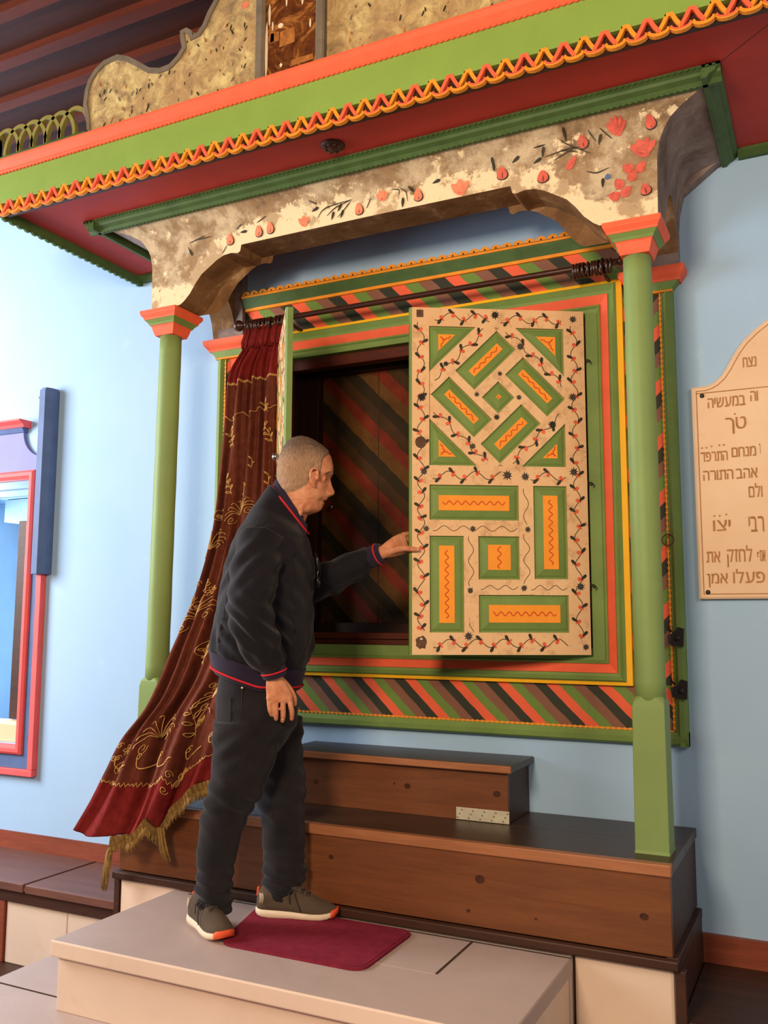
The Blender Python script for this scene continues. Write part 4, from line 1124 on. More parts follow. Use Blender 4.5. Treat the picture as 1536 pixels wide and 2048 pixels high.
for i, x in enumerate(xs_l + xs_r):
    if ring0 is None:
        ring0 = link('curtain_ring', mesh_of('curtain_ring', MB().torus((0, 0, 0), .026, .0058, 'x', 26, 8), ['rod'])); o = ring0
    else:
        o = ring0.copy(); COL.objects.link(o)
    o.location = (x, RY, RZ - .013 if i < len(xs_l) else RZ - .012); o.rotation_euler = (0, .05 * math.sin(i * 2.1), .22 * math.sin(i * 1.3))
    if i < len(xs_l): tag(o, 'dark wooden curtain ring holding the gathered curtain at the left end of the rod', 'ring', 'curtain rings with the curtain at left')
    else: tag(o, 'dark wooden curtain ring pushed empty against the right end of the rod', 'ring', 'empty curtain rings at right')

CLp = [(-.803, -.160, 2.050), (-.818, -.166, 2.000), (-.882, -.175, 1.897), (-.894, -.185, 1.764), (-.894, -.198, 1.595), (-.901, -.214, 1.383), (-.891, -.266, 1.147), (-.898, -.321, .964), (-.908, -.394, .787), (-.914, -.510, .597), (-.922, -.552, .496), (-.955, -.585, .375), (-1.038, -.612, .252), (-1.101, -.622, .129), (-1.164, -.632, .006), (-1.234, -.645, -.109)]
CRp = [(-.600, -.160, 2.050), (-.594, -.170, 1.955), (-.584, -.188, 1.731), (-.560, -.215, 1.361), (-.500, -.297, 1.042), (-.455, -.455, .660), (-.470, -.560, .400), (-.520, -.606, .159)]
CBp = [(0, -1.234, -.648, -.109), (.10, -1.171, -.650, -.128), (.24, -1.058, -.652, -.118), (.44, -.901, -.655, -.090), (.54, -.839, -.640, -.020), (.60, -.797, -.665, -.060), (.66, -.763, -.635, .010), (.84, -.641, -.620, .116), (1, -.520, -.606, .159)]
def arcsample(P):
    P = catmull(P, 12); L = [0]
    for a, b in zip(P[:-1], P[1:]): L.append(L[-1] + (b - a).length)
    T = L[-1]
    def f(t):
        s = t * T
        for i in range(len(L) - 1):
            if s <= L[i + 1]:
                q = (s - L[i]) / max(L[i + 1] - L[i], 1e-9); return P[i].lerp(P[i + 1], q)
        return P[-1]
    return f
fL, fR = arcsample(CLp), arcsample(CRp)
def fB(u): return Vector((interp(u, [c[0] for c in CBp], [c[1] for c in CBp]), interp(u, [c[0] for c in CBp], [c[2] for c in CBp]), interp(u, [c[0] for c in CBp], [c[3] for c in CBp])))
def S(u, v, lift=0.):
    a, b = fL(v), fR(v); p = a.lerp(b, u)
    wgt = sstep(.80, 1, v); p0 = fL(1).lerp(fR(1), u); p = p + (fB(u) - p0) * wgt
    p = p + Vector((0, -.034, 0)) * sstep(.66, .82, v) * sstep(1.0, .9, u)
    A = interp(v, [0, .06, .15, .4, .7, .9, 1], [.010, .018, .022, .026, .034, .036, .030])
    ph = 2 * math.pi * (3.6 * u + .10 * math.sin(5 * v) + .35 * v)
    f = math.cos(ph) + .45 * math.cos(2 * ph + 1.2 + 2 * v) + .4 * math.cos(2 * math.pi * (8.3 * u - .6 * v)) * (1 - .5 * v)
    f += .6 * interp(v, [0, .12], [1, 0]) * math.cos(2 * math.pi * 10 * u)
    f += .9 * sstep(.75, .95, v) * math.cos(2 * math.pi * (2.2 * u + .9 * v))
    edge = sstep(0, .05, u) * sstep(0, .05, 1 - u)
    return p + Vector((.35, -1, .12)).normalized() * (A * f * (.35 + .65 * edge) + lift)
cur = thing('curtain', 'dark red and brown velvet curtain with gold embroidery gathered at the left of the ark', 'curtain', (-.85, -.4, -.12))
NU, NV = 150, 240
cm = MB(); vs = []; fs_b = []; fs_r = []
for j in range(NV + 1):
    for i in range(NU + 1): vs.append(tuple(S(i / NU, j / NV)))
def is_red(u, v):
    z1 = .100 + .003 * math.cos(2 * math.pi * u * 45); z2 = .905 + .004 * math.cos(2 * math.pi * u * 40) + .055 * (u - .1)
    return v < z1 or v > z2 or u > .93
cf_ = [[], []]
for j in range(NV):
    for i in range(NU):
        cf_[1 if is_red((i + .5) / NU, (j + .5) / NV) else 0].append((j * (NU + 1) + i, j * (NU + 1) + i + 1, (j + 1) * (NU + 1) + i + 1, (j + 1) * (NU + 1) + i))
cm.v = vs
for k in (0, 1):
    for f in cf_[k]: cm.f.append(f); cm.mi.append(k); cm.sm.append(True)
cloth = part('cloth', cm, ['velvet_brown', 'velvet_red'], cur, recalc=False)
sol = cloth.modifiers.new('thickness', 'SOLIDIFY'); sol.thickness = .004; sol.offset = 1
# gathered loops under the rings
lp = MB(); rnd = random.Random(4)
for k in range(26):
    u = (k + .5) / 26; p = S(u, 0.0); q = S(u, .022)
    c = (p + q) / 2; jit = rnd.uniform(-.006, .006)
    lp.tube([Vector((p.x + jit, p.y - .004, p.z + .052)), Vector((p.x + jit, p.y - .010, p.z + .016)), Vector((c.x + jit, c.y - .016, c.z + .002)), Vector((q.x, q.y - .010, q.z - .004))], [.004, .0075, .0085, .005], 8)
part('gathered_heading', lp, ['velvet_red'], cur)
# gold embroidery following the cloth
EM = [None]
def uvpath(pts, r=.0022, lift=.005, n=4):
    P = catmull([(a, b, 0) for a, b in pts], n) if len(pts) > 2 else [Vector((a, b, 0)) for a, b in pts]
    EM[0].tube([S(min(max(p.x, .002), .998), min(max(p.y, 0), .998), lift) for p in P], r, 5)
def width(v): return (fR(v) - fL(v)).length
HL = 2.35
def place(u0, v0, ang=0., s=1.):
    W_ = width(v0); ca, sa = math.cos(ang), math.sin(ang)
    return lambda a, b: (u0 + s * (a * ca - b * sa) / W_, v0 - s * (a * sa + b * ca) / HL)
def fan(u0, v0, s, ang=0., n=9):
    g = place(u0, v0, ang, s)
    for k in range(n):
        a = math.radians(-78 + 156 * k / (n - 1)); L = .085 * (1 - .15 * abs(k - (n - 1) / 2) / (n / 2))
        pts = [g(0, 0), g(L * .5 * math.sin(a * .7), L * .5 * math.cos(a * .7)), g(L * .92 * math.sin(a), L * .92 * math.cos(a)), g(L * math.sin(a) + .012 * math.cos(a) * (1 if a > 0 else -1), L * math.cos(a) - .012 * abs(math.sin(a)) - .006)]
        uvpath(pts, .0021)
    for sg in (-1, 1): spiral(u0, v0, s, ang, sg * .045, -.012, .02, sg)
def spiral(u0, v0, s, ang, cx, cy, r, sg=1, turns=1.3):
    g = place(u0, v0, ang, s); pts = []
    for k in range(12):
        q = k / 11; a = sg * (2 * math.pi * turns * q); rr = r * (1 - .78 * q); pts.append(g(cx + rr * math.cos(a), cy + rr * math.sin(a)))
    uvpath(pts, .002, .005, 3)
def flower(u0, v0, s):
    g = place(u0, v0, 0, s)
    for k in range(6):
        a = math.pi / 3 * k; uvpath([g(.004 * math.cos(a), .004 * math.sin(a)), g(.020 * math.cos(a + .35), .020 * math.sin(a + .35)), g(.027 * math.cos(a), .027 * math.sin(a)), g(.020 * math.cos(a - .35), .020 * math.sin(a - .35)), g(.004 * math.cos(a), .004 * math.sin(a))], .002, .005, 3)
def sprig(u0, v0, s, ang=.4, n=6):
    g = place(u0, v0, ang, s)
    uvpath([g(0, -.06), g(.006, 0), g(0, .07)], .0018)
    for k in range(n):
        b = -.045 + .105 * k / (n - 1); sd = 1 if k % 2 else -1
        uvpath([g(.003, b), g(sd * .015, b + .006), g(sd * .026, b + .022), g(sd * .012, b + .018), g(.003, b)], .0024, .005, 3)
def nearest(p):
    best = None; p = Vector(p)
    for j in range(60):
        for i in range(31):
            d = (S(i / 30, j / 59) - p).length
            if best is None or d < best[0]: best = (d, i / 30, j / 59)
    return best[1], best[2]
for p, kind, s in (((-.826, -.201, 1.554), 'sprig', .85), ((-.665, -.198, 1.70), 'sprig', .7), ((-.665, -.198, 1.58), 'sprig', .8), ((-.74, -.21, 1.44), 'bud', .5), ((-.64, -.22, 1.36), 'bud', .6), ((-.751, -.236, 1.225), 'fan', 1.0), ((-.745, -.23, 1.33), 'bud', .7), ((-.862, -.294, 1.06), 'fan', 1.15), ((-.867, -.341, .897), 'flower', 1.1), ((-.80, -.35, .88), 'flower', .9), ((-.832, -.415, .735), 'fan', 1.35), ((-.80, -.43, .60), 'scroll', 1.2), ((-.90, -.602, .270), 'fan', 1.25), ((-.75, -.592, .33), 'sprig', 1.1), ((-.62, -.58, .42), 'fan', 1.0), ((-.99, -.61, .20), 'flower', .9), ((-.87, -.23, 1.20), 'scroll', .8), ((-.66, -.40, .72), 'fan', 1.1), ((-.60, -.52, .52), 'flower', 1.0), ((-.82, -.25, 1.33), 'sprig', .8), ((-.70, -.28, 1.08), 'sprig', .9), ((-.86, -.20, 1.66), 'bud', .6), ((-.90, -.36, .80), 'scroll', .7), ((-.74, -.38, .98), 'flower', .8), ((-.70, -.46, .58), 'sprig', 1.0), ((-.66, -.56, .36), 'scroll', 1.0), ((-1.02, -.62, .12), 'scroll', .8), ((-.80, -.62, .14), 'flower', .9)):
    u, v = nearest(p); EM[0] = MB()
    if kind == 'fan': fan(u, v, s, .15)
    elif kind == 'flower': flower(u, v, s); spiral(u, v, s, 0, -.05, .03, .016); spiral(u, v, s, 0, -.05, -.03, .016, -1)
    elif kind == 'sprig': sprig(u, v, s)
    elif kind == 'bud': sprig(u, v, s * .8, 0, 3)
    else: spiral(u, v, s, 0, 0, 0, .045, 1, 1.15); flower(u, v, s * .5)
    part('embroidered_motif', EM[0], ['gold'], cur)
for v0, am in ((.100, .003), (.905, .004)):
    EM[0] = MB()
    uvpath([(u / 90, v0 + am * math.cos(2 * math.pi * u / 90 * (45 if v0 < .5 else 40)) + (.055 * (u / 90 - .1) if v0 > .5 else 0)) for u in range(1, 84)], .0020, .004, 2)
    part('gold_braid', EM[0], ['gold'], cur)
EM[0] = MB()
uvpath([(u / 60, .165 + .012 * abs(math.sin(3.2 * math.pi * u / 60))) for u in range(1, 56)], .0022, .004, 2)
part('gold_braid', EM[0], ['gold'], cur)
for k in range(5):
    EM[0] = MB()
    u0 = .04 + .19 * k
    dv = .05 * u0
    uvpath([(u0, .858 + dv), (u0 + .02, .874 + dv), (u0 + .075, .880 + dv), (u0 + .14, .876 + dv)], .0030, .005)
    spiral(u0, .862 + dv, .8, 0, .012, .01, .016)
    part('gold_scallop', EM[0], ['gold'], cur)
# fringe along the bottom edge
fr = MB(); rnd = random.Random(8); N = 230
def fr_pt(u, h):
    p = S(u, 1.0); return Vector((p.x + h * .10, p.y - .012, p.z - h))
rows = 5
for side in (0,):
    vs = []; 
    for i in range(N + 1):
        u = .27 + .72 * i / N; L = .050 + .006 * math.sin(i * .9) + rnd.uniform(-.004, .004)
        for k in range(rows + 1):
            p = fr_pt(u, L * k / rows); p.y += .004 * math.sin(i * 2.3 + k) - .004 * (i % 2); vs.append(tuple(p))
    fs = [(i * (rows + 1) + k, (i + 1) * (rows + 1) + k, (i + 1) * (rows + 1) + k + 1, i * (rows + 1) + k + 1) for i in range(N) for k in range(rows)]
    fr.add(vs, fs, 0, False)
for i in range(130):
    u = .275 + .71 * i / 129; p = fr_pt(u, .03); fr.tube([p, p + Vector((rnd.uniform(-.006, .006), -.004, -.016)), p + Vector((rnd.uniform(-.010, .010), rnd.uniform(-.006, .004), -.034))], [.0035, .003, .0012], 5)
# hanging tails
def tail(p0, pts, n=16):
    for k in range(n):
        o = Vector((rnd.uniform(-.012, .012), rnd.uniform(-.006, .006), 0))
        fr.tube([Vector(p0) + o] + [Vector(q) + o * (1 + .25 * i) + Vector((rnd.uniform(-.004, .004), 0, rnd.uniform(-.008, .008))) for i, q in enumerate(pts)], [.006] + [.005] * (len(pts) - 1) + [.0015], 6)
tail((-1.045, -.655, -.12), [(-1.075, -.655, -.19), (-1.085, -.650, -.25), (-1.10, -.645, -.335)], 20)
tail((-.80, -.668, -.06), [(-.795, -.668, -.10), (-.788, -.66, -.145), (-.775, -.655, -.18)], 26)
part('fringe', fr, ['fringe'], cur)

# ================================================================ MARBLE PLAQUE WITH HEBREW TEXT
pq = thing('stone_plaque', 'cream marble plaque with arched top and Hebrew lettering on the right wall', 'plaque', (1.6, -.015, .826))
pts = [(1.154, .827), (1.154, 1.6285), (1.205, 1.629), (1.222, 1.634), (1.240, 1.643), (1.262, 1.662), (1.282, 1.690), (1.300, 1.722), (1.318, 1.752), (1.345, 1.787), (1.385, 1.824), (1.433, 1.858), (1.49, 1.886), (1.56, 1.905), (1.62, 1.91)]
xm = 1.62
poly = pts + [(2 * xm - x, z) for x, z in reversed(pts[:-1])]
def chamfered(poly, y0, y1, c):
    mb = MB(); p = ccw(poly); q = inset(p, c); n = len(p)
    R_ = [[(a, y0, b) for a, b in p], [(a, y1 + c * .6, b) for a, b in p], [(a, y1, b) for a, b in q]]
    for r0, r1 in zip(R_[:-1], R_[1:]): mb.add(r0 + r1, [(i, (i + 1) % n, (i + 1) % n + n, i + n) for i in range(n)], 0)
    mb.add(R_[2], [tuple(range(n))], 0); return mb, q
mb, q = chamfered(poly, -.001, -.028, .007)
part('slab', mb, ['plaque'], pq)
bd = MB(); q1 = inset(ccw(poly), .016); q2 = inset(ccw(poly), .0195); n = len(q1)
bd.add([(a, -.0286, b) for a, b in q1] + [(a, -.0286, b) for a, b in q2], [(i, (i + 1) % n, (i + 1) % n + n, i + n) for i in range(n)])
bd.add([(1.172, -.0286, 1.604), (2.07, -.0286, 1.604), (2.07, -.0286, 1.600), (1.172, -.0286, 1.600)], [(0, 1, 2, 3)])
part('incised_border', bd, ['letter'], pq, recalc=False)
part('screw', MB().lathe([(.0085, 0), (.0085, -.003), (.004, -.006), (.001, -.0062)], (1.192, -.028, 1.592), 'y', 12), ['iron'], pq)
part('screw', MB().lathe([(.0085, 0), (.0085, -.003), (.004, -.006), (.001, -.0062)], (1.186, -.028, .852), 'y', 12), ['iron'], pq)
GL = {}
def glyph(ch):
    if ch in GL: return GL[ch]
    c = bpy.data.curves.new('lettering', 'FONT'); c.body = ch; c.size = 1.0; c.extrude = 0
    o = bpy.data.objects.new('lettering_tmp', c); COL.objects.link(o)
    dg = bpy.context.evaluated_depsgraph_get(); me = bpy.data.meshes.new_from_object(o.evaluated_get(dg))
    V = [(v.co.x, v.co.y) for v in me.vertices]; F_ = [tuple(p.vertices) for p in me.polygons]
    bpy.data.objects.remove(o); bpy.data.meshes.remove(me); bpy.data.curves.remove(c)
    GL[ch] = (V, F_); return GL[ch]
def quads(boxes, H):
    V = []; F_ = []
    for a, b, c, d in boxes:
        n = len(V); V += [(a * H, b * H), (c * H, b * H), (c * H, d * H), (a * H, d * H)]; F_.append((n, n + 1, n + 2, n + 3))
    return V, F_
HH = max(y for x, y in glyph('\u05d4')[0])
GL['\u05ea'] = quads([(.06, .83, .92, 1), (.76, 0, .92, .83), (.18, .15, .33, .83), (0, 0, .33, .15)], HH)
GL['\u05d3'] = quads([(0, .83, .80, 1), (.56, 0, .72, .83)], HH)
def hebrew(txt, x0, z, width_, height, lift=.0292):
    lay = []; x = 0.
    for ch in reversed(txt):
        if ch == ' ': x += .30 * HH; continue
        V, F_ = glyph(ch); xa, xb = min(v[0] for v in V), max(v[0] for v in V)
        lay.append((V, F_, x - xa)); x += xb - xa + .16 * HH
    x -= .16 * HH; sx = width_ / x; sz = height / HH
    mb = MB(); k = 0
    for V, F_, o in lay:
        for f in F_:
            for sh, dz in ((0, 0), (.0012, .00012)):
                mb.add([(x0 + (V[q][0] + o) * sx + sh, -lift - dz - 1e-5 * (k % 11), z + V[q][1] * sz + sh * .4) for q in f], [tuple(range(len(f)))])
            k += 1
    part('lettering', mb, ['letter'], pq, recalc=False)
def PX(px_): return interp(px_, [1399, 1462, 1530], [1.158 + .016, 1.271, 1.386])
def PZ(b): return .827 + (1198 - b) * .00189
for txt, l, r, b, h in (('\u05e0\u05e6\u05d7', 1503, 1552, 745, .038), ('\u05d1\u05de\u05e2\u05e9\u05d9\u05d4', 1423, 1504, 820, .038), ('\u05d5\u05d4', 1515, 1545, 814, .038), ('\u05d8\u05da', 1462, 1504, 866, .044), ('\u05d4\u05ea\u05e8\u05e4\u05d3', 1402, 1463, 927, .036), ('\u05de\u05e0\u05d7\u05dd', 1472, 1521, 922, .036), ('\u05e8', 1528, 1545, 918, .036), ('\u05d0\u05d4\u05d1 \u05d4\u05ea\u05d5\u05e8\u05d4', 1406, 1522, 965, .037), ('\u05d5\u05dc\u05dd', 1503, 1552, 1003, .040), ('\u05d9\u05e6\u05d5', 1424, 1463, 1066, .040), ('\u05e8\u05d1\u05d9', 1500, 1565, 1070, .056), ('\u05d0\u05ea', 1406, 1437, 1127, .040), ('\u05dc\u05d7\u05d6\u05e7', 1453, 1504, 1127, .046), ('\u05d0\u05e1\u05e3', 1514, 1560, 1127, .040), ('\u05d0\u05de\u05df', 1406, 1452, 1168, .036), ('\u05e4\u05e2\u05dc\u05d5', 1464, 1527, 1168, .040)):
    hebrew(txt, PX(l), PZ(b), PX(r) - PX(l), h)
dm = MB()
for px_, py_ in ((1406, 899), (1416, 899), (1428, 897), (1446, 896), (1456, 896), (1428, 1036), (1440, 1036), (1455, 1034), (1482, 836)):
    x, z = PX(px_), PZ(py_); dm.add([(x + .0035 * math.cos(2 * math.pi * q / 8), -.0292, z + .0035 * math.sin(2 * math.pi * q / 8)) for q in range(8)], [tuple(range(8))])
part('lettering_dots', dm, ['letter'], pq, recalc=False)

# ================================================================ PERSON
PO = Vector((-.33, -.77, -.3095)); PF = Vector((.89728, .44146, 0)); PL = Vector((-.44146, .89728, 0)); PZV = Vector((0, 0, 1))
def ML(s, l, h): return PO + PF * s + PL * l + PZV * h
def toloc(p):
    d = Vector(p) - PO; return (d.dot(PF), d.dot(PL), d.z)
def cursor_mesh(mb, voxel, smooth_it=3, fac=.5):
    """union of closed shells -> one continuous surface"""
    me = bpy.data.meshes.new('tmp'); me.from_pydata(mb.v, [], mb.f)
    bm = bmesh.new(); bm.from_mesh(me); bmesh.ops.recalc_face_normals(bm, faces=bm.faces); bm.to_mesh(me); bm.free()
    o = bpy.data.objects.new('tmp', me); COL.objects.link(o)
    r = o.modifiers.new('r', 'REMESH'); r.mode = 'VOXEL'; r.voxel_size = voxel
    if smooth_it:
        s_ = o.modifiers.new('s', 'SMOOTH'); s_.factor = fac; s_.iterations = smooth_it
    dg = bpy.context.evaluated_depsgraph_get()
    out = bpy.data.meshes.new_from_object(o.evaluated_get(dg)); out.name = 'mesh'
    bpy.data.objects.remove(o); bpy.data.meshes.remove(me)
    return out
def finish(me, mat_names):
    me.materials.clear()
    for n_ in mat_names: me.materials.append(M[n_])
    me.polygons.foreach_set('use_smooth', [True] * len(me.polygons)); me.update(); return me
def displace(me, fn):
    nv = len(me.vertices); co = [0.0] * (nv * 3); no = [0.0] * (nv * 3)
    me.vertices.foreach_get('co', co); me.vertices.foreach_get('normal', no)
    for i in range(nv):
        c = Vector(co[3 * i:3 * i + 3]); n = Vector(no[3 * i:3 * i + 3]); d = fn(c, toloc(c))
        if d: co[3 * i] += n.x * d; co[3 * i + 1] += n.y * d; co[3 * i + 2] += n.z * d
    me.vertices.foreach_set('co', co); me.update()
def ring_l(s, l, h, rs, rl, n=28, pw=1.0, tilt=0.):
    """horizontal ring in local coordinates; tilt = rise per metre towards the back"""
    out = []
    for k in range(n):
        a = 2 * math.pi * k / n; c, sn = math.cos(a), math.sin(a)
        ds = rs * math.copysign(abs(c) ** pw, c); dl = rl * math.copysign(abs(sn) ** pw, sn)
        out.append(ML(s + ds, l + dl, h - tilt * ds))
    return out
def limb(mb, pts, radii, n=20, sub=6, flat=None):
    """smooth limb through local points with radii"""
    P = catmull([ML(*p) for p in pts], sub); m_ = len(P)
    R_ = [interp(i / (m_ - 1) * (len(radii) - 1), list(range(len(radii))), list(radii)) for i in range(m_)]
    mb.tube(P, R_, n)
def limbw(mb, pts, radii, n=14, sub=5):
    P = catmull(pts, sub); m_ = len(P)
    R_ = [interp(i / (m_ - 1) * (len(radii) - 1), list(range(len(radii))), list(radii)) for i in range(m_)]
    # rounded ends
    a = (P[0] - P[1]).normalized(); b = (P[-1] - P[-2]).normalized()
    P = [P[0] + a * R_[0] * .85, P[0] + a * R_[0] * .5] + P + [P[-1] + b * R_[-1] * .5, P[-1] + b * R_[-1] * .85]
    R_ = [R_[0] * .35, R_[0] * .85] + R_ + [R_[-1] * .85, R_[-1] * .35]
    mb.tube(P, R_, n)

# ---- head (profile curves in local coordinates, then turned a little further to the wall)
HB = [(1.425, .118), (1.46, .110), (1.49, .104), (1.53, .098), (1.566, .095), (1.607, .0945), (1.655, .099), (1.695, .115), (1.715, .128), (1.729, .145), (1.737, .172)]
HF = [(1.425, .180), (1.440, .200), (1.448, .222), (1.453, .240), (1.460, .254), (1.472, .262), (1.482, .264), (1.489, .266), (1.496, .268), (1.503, .276), (1.511, .280), (1.520, .280), (1.540, .281), (1.560, .281), (1.576, .285), (1.588, .293), (1.600, .299), (1.620, .301), (1.640, .299), (1.664, .292), (1.685, .279), (1.705, .256), (1.722, .229), (1.732, .205), (1.737, .188)]
HW = [(1.425, .050), (1.446, .052), (1.46, .056), (1.48, .062), (1.50, .066), (1.53, .070), (1.57, .073), (1.60, .0755), (1.64, .077), (1.67, .074), (1.695, .065), (1.715, .052), (1.729, .036), (1.737, .014)]
HYAW = math.radians(7); HC = (.195, .0)
def HT(s, l, h):
    ds, dl = s - HC[0], l - HC[1]; c, sn = math.cos(HYAW), math.sin(HYAW)
    return ML(HC[0] + ds * c - dl * sn, HC[1] + ds * sn + dl * c, h)
def g2(x, s): return math.exp(-(x / s) ** 2)
def head_ring(h, n=120):
    b = interp(h, *zip(*HB)); f = interp(h, *zip(*HF)); w_ = interp(h, *zip(*HW))
    # widest point sits behind the middle
    c = b + (f - b) * .46; out = []
    jaw = sstep(1.53, 1.455, h)
    for k in range(n):
        a = 2 * math.pi * k / n; cs, sn = math.cos(a), math.sin(a)
        A = (f - c) if cs > 0 else (c - b)
        pw = .86 if cs > 0 else .92
        s = c + A * math.copysign(abs(cs) ** pw, cs)
        l = w_ * math.copysign(abs(sn) ** .88, sn)
        if cs > 0:
            l *= 1 - .22 * cs ** 2 - jaw * .30 * cs ** 2
            al = abs(l)
            # nose
            nb = interp(h, [1.508, 1.514, 1.519, 1.524, 1.530, 1.540, 1.560, 1.574, 1.586], [0, .008, .020, .0255, .0270, .0235, .015, .008, 0])
            nw = interp(h, [1.510, 1.522, 1.545, 1.58], [.015, .0155, .010, .008])
            s += nb * g2(al, nw)
            s += .009 * g2(al - .014, .008) * g2(h - 1.523, .008)           # nostril wings
            s -= .013 * g2(al - .034, .015) * g2(h - 1.574, .013)           # eye sockets
            s += .006 * g2(al - .034, .020) * g2(h - 1.597, .007)           # brow
            s += .004 * g2(al, .020) * g2(h - 1.503, .004) + .004 * g2(al, .018) * g2(h - 1.487, .004)
            s -= .0055 * g2(al, .022) * g2(h - 1.495, .003)                  # mouth line
            s -= .004 * g2(al - .030, .010) * g2(h - 1.500, .014)            # cheek fold
            l += math.copysign(.003 * g2(h - 1.545, .02) * g2(abs(a if a < math.pi else 2 * math.pi - a) - 1.0, .4), sn)
        out.append(HT(s, l, h))
    return out
bodym = MB()
hs = [1.425 + (1.737 - 1.425) * k / 104 for k in range(105)]
bodym.loft([head_ring(h) for h in hs])
# neck
bodym.loft([ring_l(s, 0, h, a, b, 32, 1, t) for h, s, a, b, t in ((1.34, .075, .075, .085, 0), (1.40, .105, .066, .070, .5), (1.44, .130, .063, .062, .6), (1.48, .148, .060, .060, .5), (1.53, .160, .058, .058, .3), (1.58, .165, .055, .056, 0))])
for sg in (-1, 1):
    bodym.sphere(HT(.2615, sg * .0335, 1.5765), .0128, 0, 18)
# neck tendon
limb(bodym, [(.205, -.052, 1.52), (.19, -.050, 1.47), (.165, -.045, 1.41)], (.012, .014, .013), 10)
limb(bodym, [(.205, .052, 1.52), (.19, .050, 1.47), (.165, .045, 1.41)], (.012, .014, .013), 10)
# ears
for sg in (-1, 1):
    e = []
    for k in range(15):
        a = math.radians(-60 + 285 * k / 14); e.append(HT(.2265 + .0165 * math.cos(a) - .004 * math.sin(a), sg * (.080 + .004 * math.cos(a * .5)), 1.5765 + .026 * math.sin(a)))
    # helix runs from the root over the top and down the back
    hel = [(.240, .073, 1.583), (.238, .0785, 1.600), (.228, .085, 1.6065), (.216, .088, 1.600), (.2105, .0885, 1.583), (.213, .086, 1.564), (.221, .081, 1.549), (.227, .077, 1.541)]
    limbw(bodym, [HT(s, sg * l, h) for s, l, h in hel], (.0042, .0046, .0050, .0052, .0050, .0046, .0060, .0062), 10, 5)
    anti = [(.224, .080, 1.592), (.2185, .082, 1.580), (.222, .081, 1.563), (.230, .0775, 1.556)]
    limbw(bodym, [HT(s, sg * l, h) for s, l, h in anti], (.0040, .0046, .0046, .0040), 10, 5)
    limbw(bodym, [HT(.238, sg * .075, 1.578), HT(.238, sg * .077, 1.569)], (.005, .005), 10)
    limbw(bodym, [HT(.230, sg * .070, 1.590), HT(.222, sg * .073, 1.57), HT(.228, sg * .071, 1.555)], (.009, .010, .008), 10)
# trunk core
bodym.loft([ring_l(s, 0, h, a, b, 28) for h, s, a, b in ((.68, .03, .06, .10), (.74, .035, .105, .145), (.80, .03, .105, .15), (.95, .035, .105, .145), (1.10, .045, .11, .15), (1.24, .06, .112, .165), (1.33, .07, .095, .165), (1.38, .085, .07, .11), (1.42, .10, .055, .07))])
SHR, ELR, WRR = (.055, -.172, 1.33), (.030, -.235, 1.075), (.117, -.198, .868)
limb(bodym, [SHR, (.035, -.21, 1.20), ELR, (.075, -.222, .97), WRR], (.048, .046, .040, .037, .027), 18)
# left arm: shoulder -> elbow -> wrist in the world
E_edge = Vector(WR(.700, .0, .0)); e_dir = (Vector(WR(.0, 0, 0)) - Vector(WR(.7, 0, 0))).normalized(); n_out = Vector((e_dir.y, -e_dir.x, 0))
ZH = 1.028
def HG(a, n_, z): return Vector((E_edge.x, E_edge.y, 0)) + e_dir * a + n_out * n_ + Vector((0, 0, z))
WL_ = toloc(HG(-.108, .012, 1.000))
SHL, ELL = (.080, .165, 1.32), (.215, .215, 1.205)
limb(bodym, [SHL, (.14, .205, 1.25), ELL, tuple((Vector(ELL) * .5 + Vector(WL_) * .5)), WL_], (.048, .046, .040, .036, .026), 18)
# legs
limb(bodym, [(.02, -.080, .76), (.006, -.088, .60), (-.036, -.086, .43), (-.084, -.092, .25), (-.088, -.098, .075)], (.070, .060, .045, .040, .030), 18)
limb(bodym, [(.06, .080, .76), (.086, .086, .60), (.114, .076, .44), (.130, .066, .25), (.134, .055, .075)], (.068, .058, .045, .040, .030), 18)
# ---- right hand hanging, back of the hand outwards
def palm(mb, secs, n=20):
    """secs: (centre, across-vector, thick-vector)"""
    rings = []
    for c, u, v in secs: rings.append([c + u * math.copysign(abs(math.cos(2 * math.pi * k / n)) ** .8, math.cos(2 * math.pi * k / n)) + v * math.sin(2 * math.pi * k / n) for k in range(n)])
    mb.loft(rings)
across = PF * .93 + PL * .30; across.normalize(); thick = Vector((-across.y, across.x, 0))
wr = ML(*WRR)
sec = []
for h, s, wd, th in ((.900, .113, .027, .021), (.868, .117, .028, .019), (.850, .1205, .032, .018), (.825, .128, .040, .0175), (.800, .135, .045, .016), (.785, .138, .046, .0145), (.775, .139, .045, .012)):
    sec.append((ML(s, -.200, h), across * wd, thick * th))
palm(bodym, sec)
base = [(.1015, .786, .106, .748, .110, .731), (.1245, .781, .125, .738, .125, .717), (.148, .779, .149, .733, .146, .710), (.1705, .783, .178, .741, .177, .716)]
for i, (s0, h0, s1, h1, s2, h2) in enumerate(base):
    l0 = -.200 + (s0 - .138) * .30
    r0 = (.0086, .0094, .0097, .0095)[i]
    limbw(bodym, [ML(s0, l0, h0 + .012), ML(s0 + (s1 - s0) * .3, l0 - .003, h0 - .014), ML(s1, l0 + .002, h1), ML(s2, l0 + .014, h2)], (r0 * 1.08, r0, r0 * .98, r0 * .80), 14, 5)
    bodym.sphere(ML(s0, l0 - .006, h0 + .004), .0098, 0, 12)
limbw(bodym, [ML(.140, -.188, .846), ML(.165, -.176, .818), ML(.182, -.168, .788), ML(.184, -.160, .764)], (.015, .0125, .0108, .0088), 14, 5)
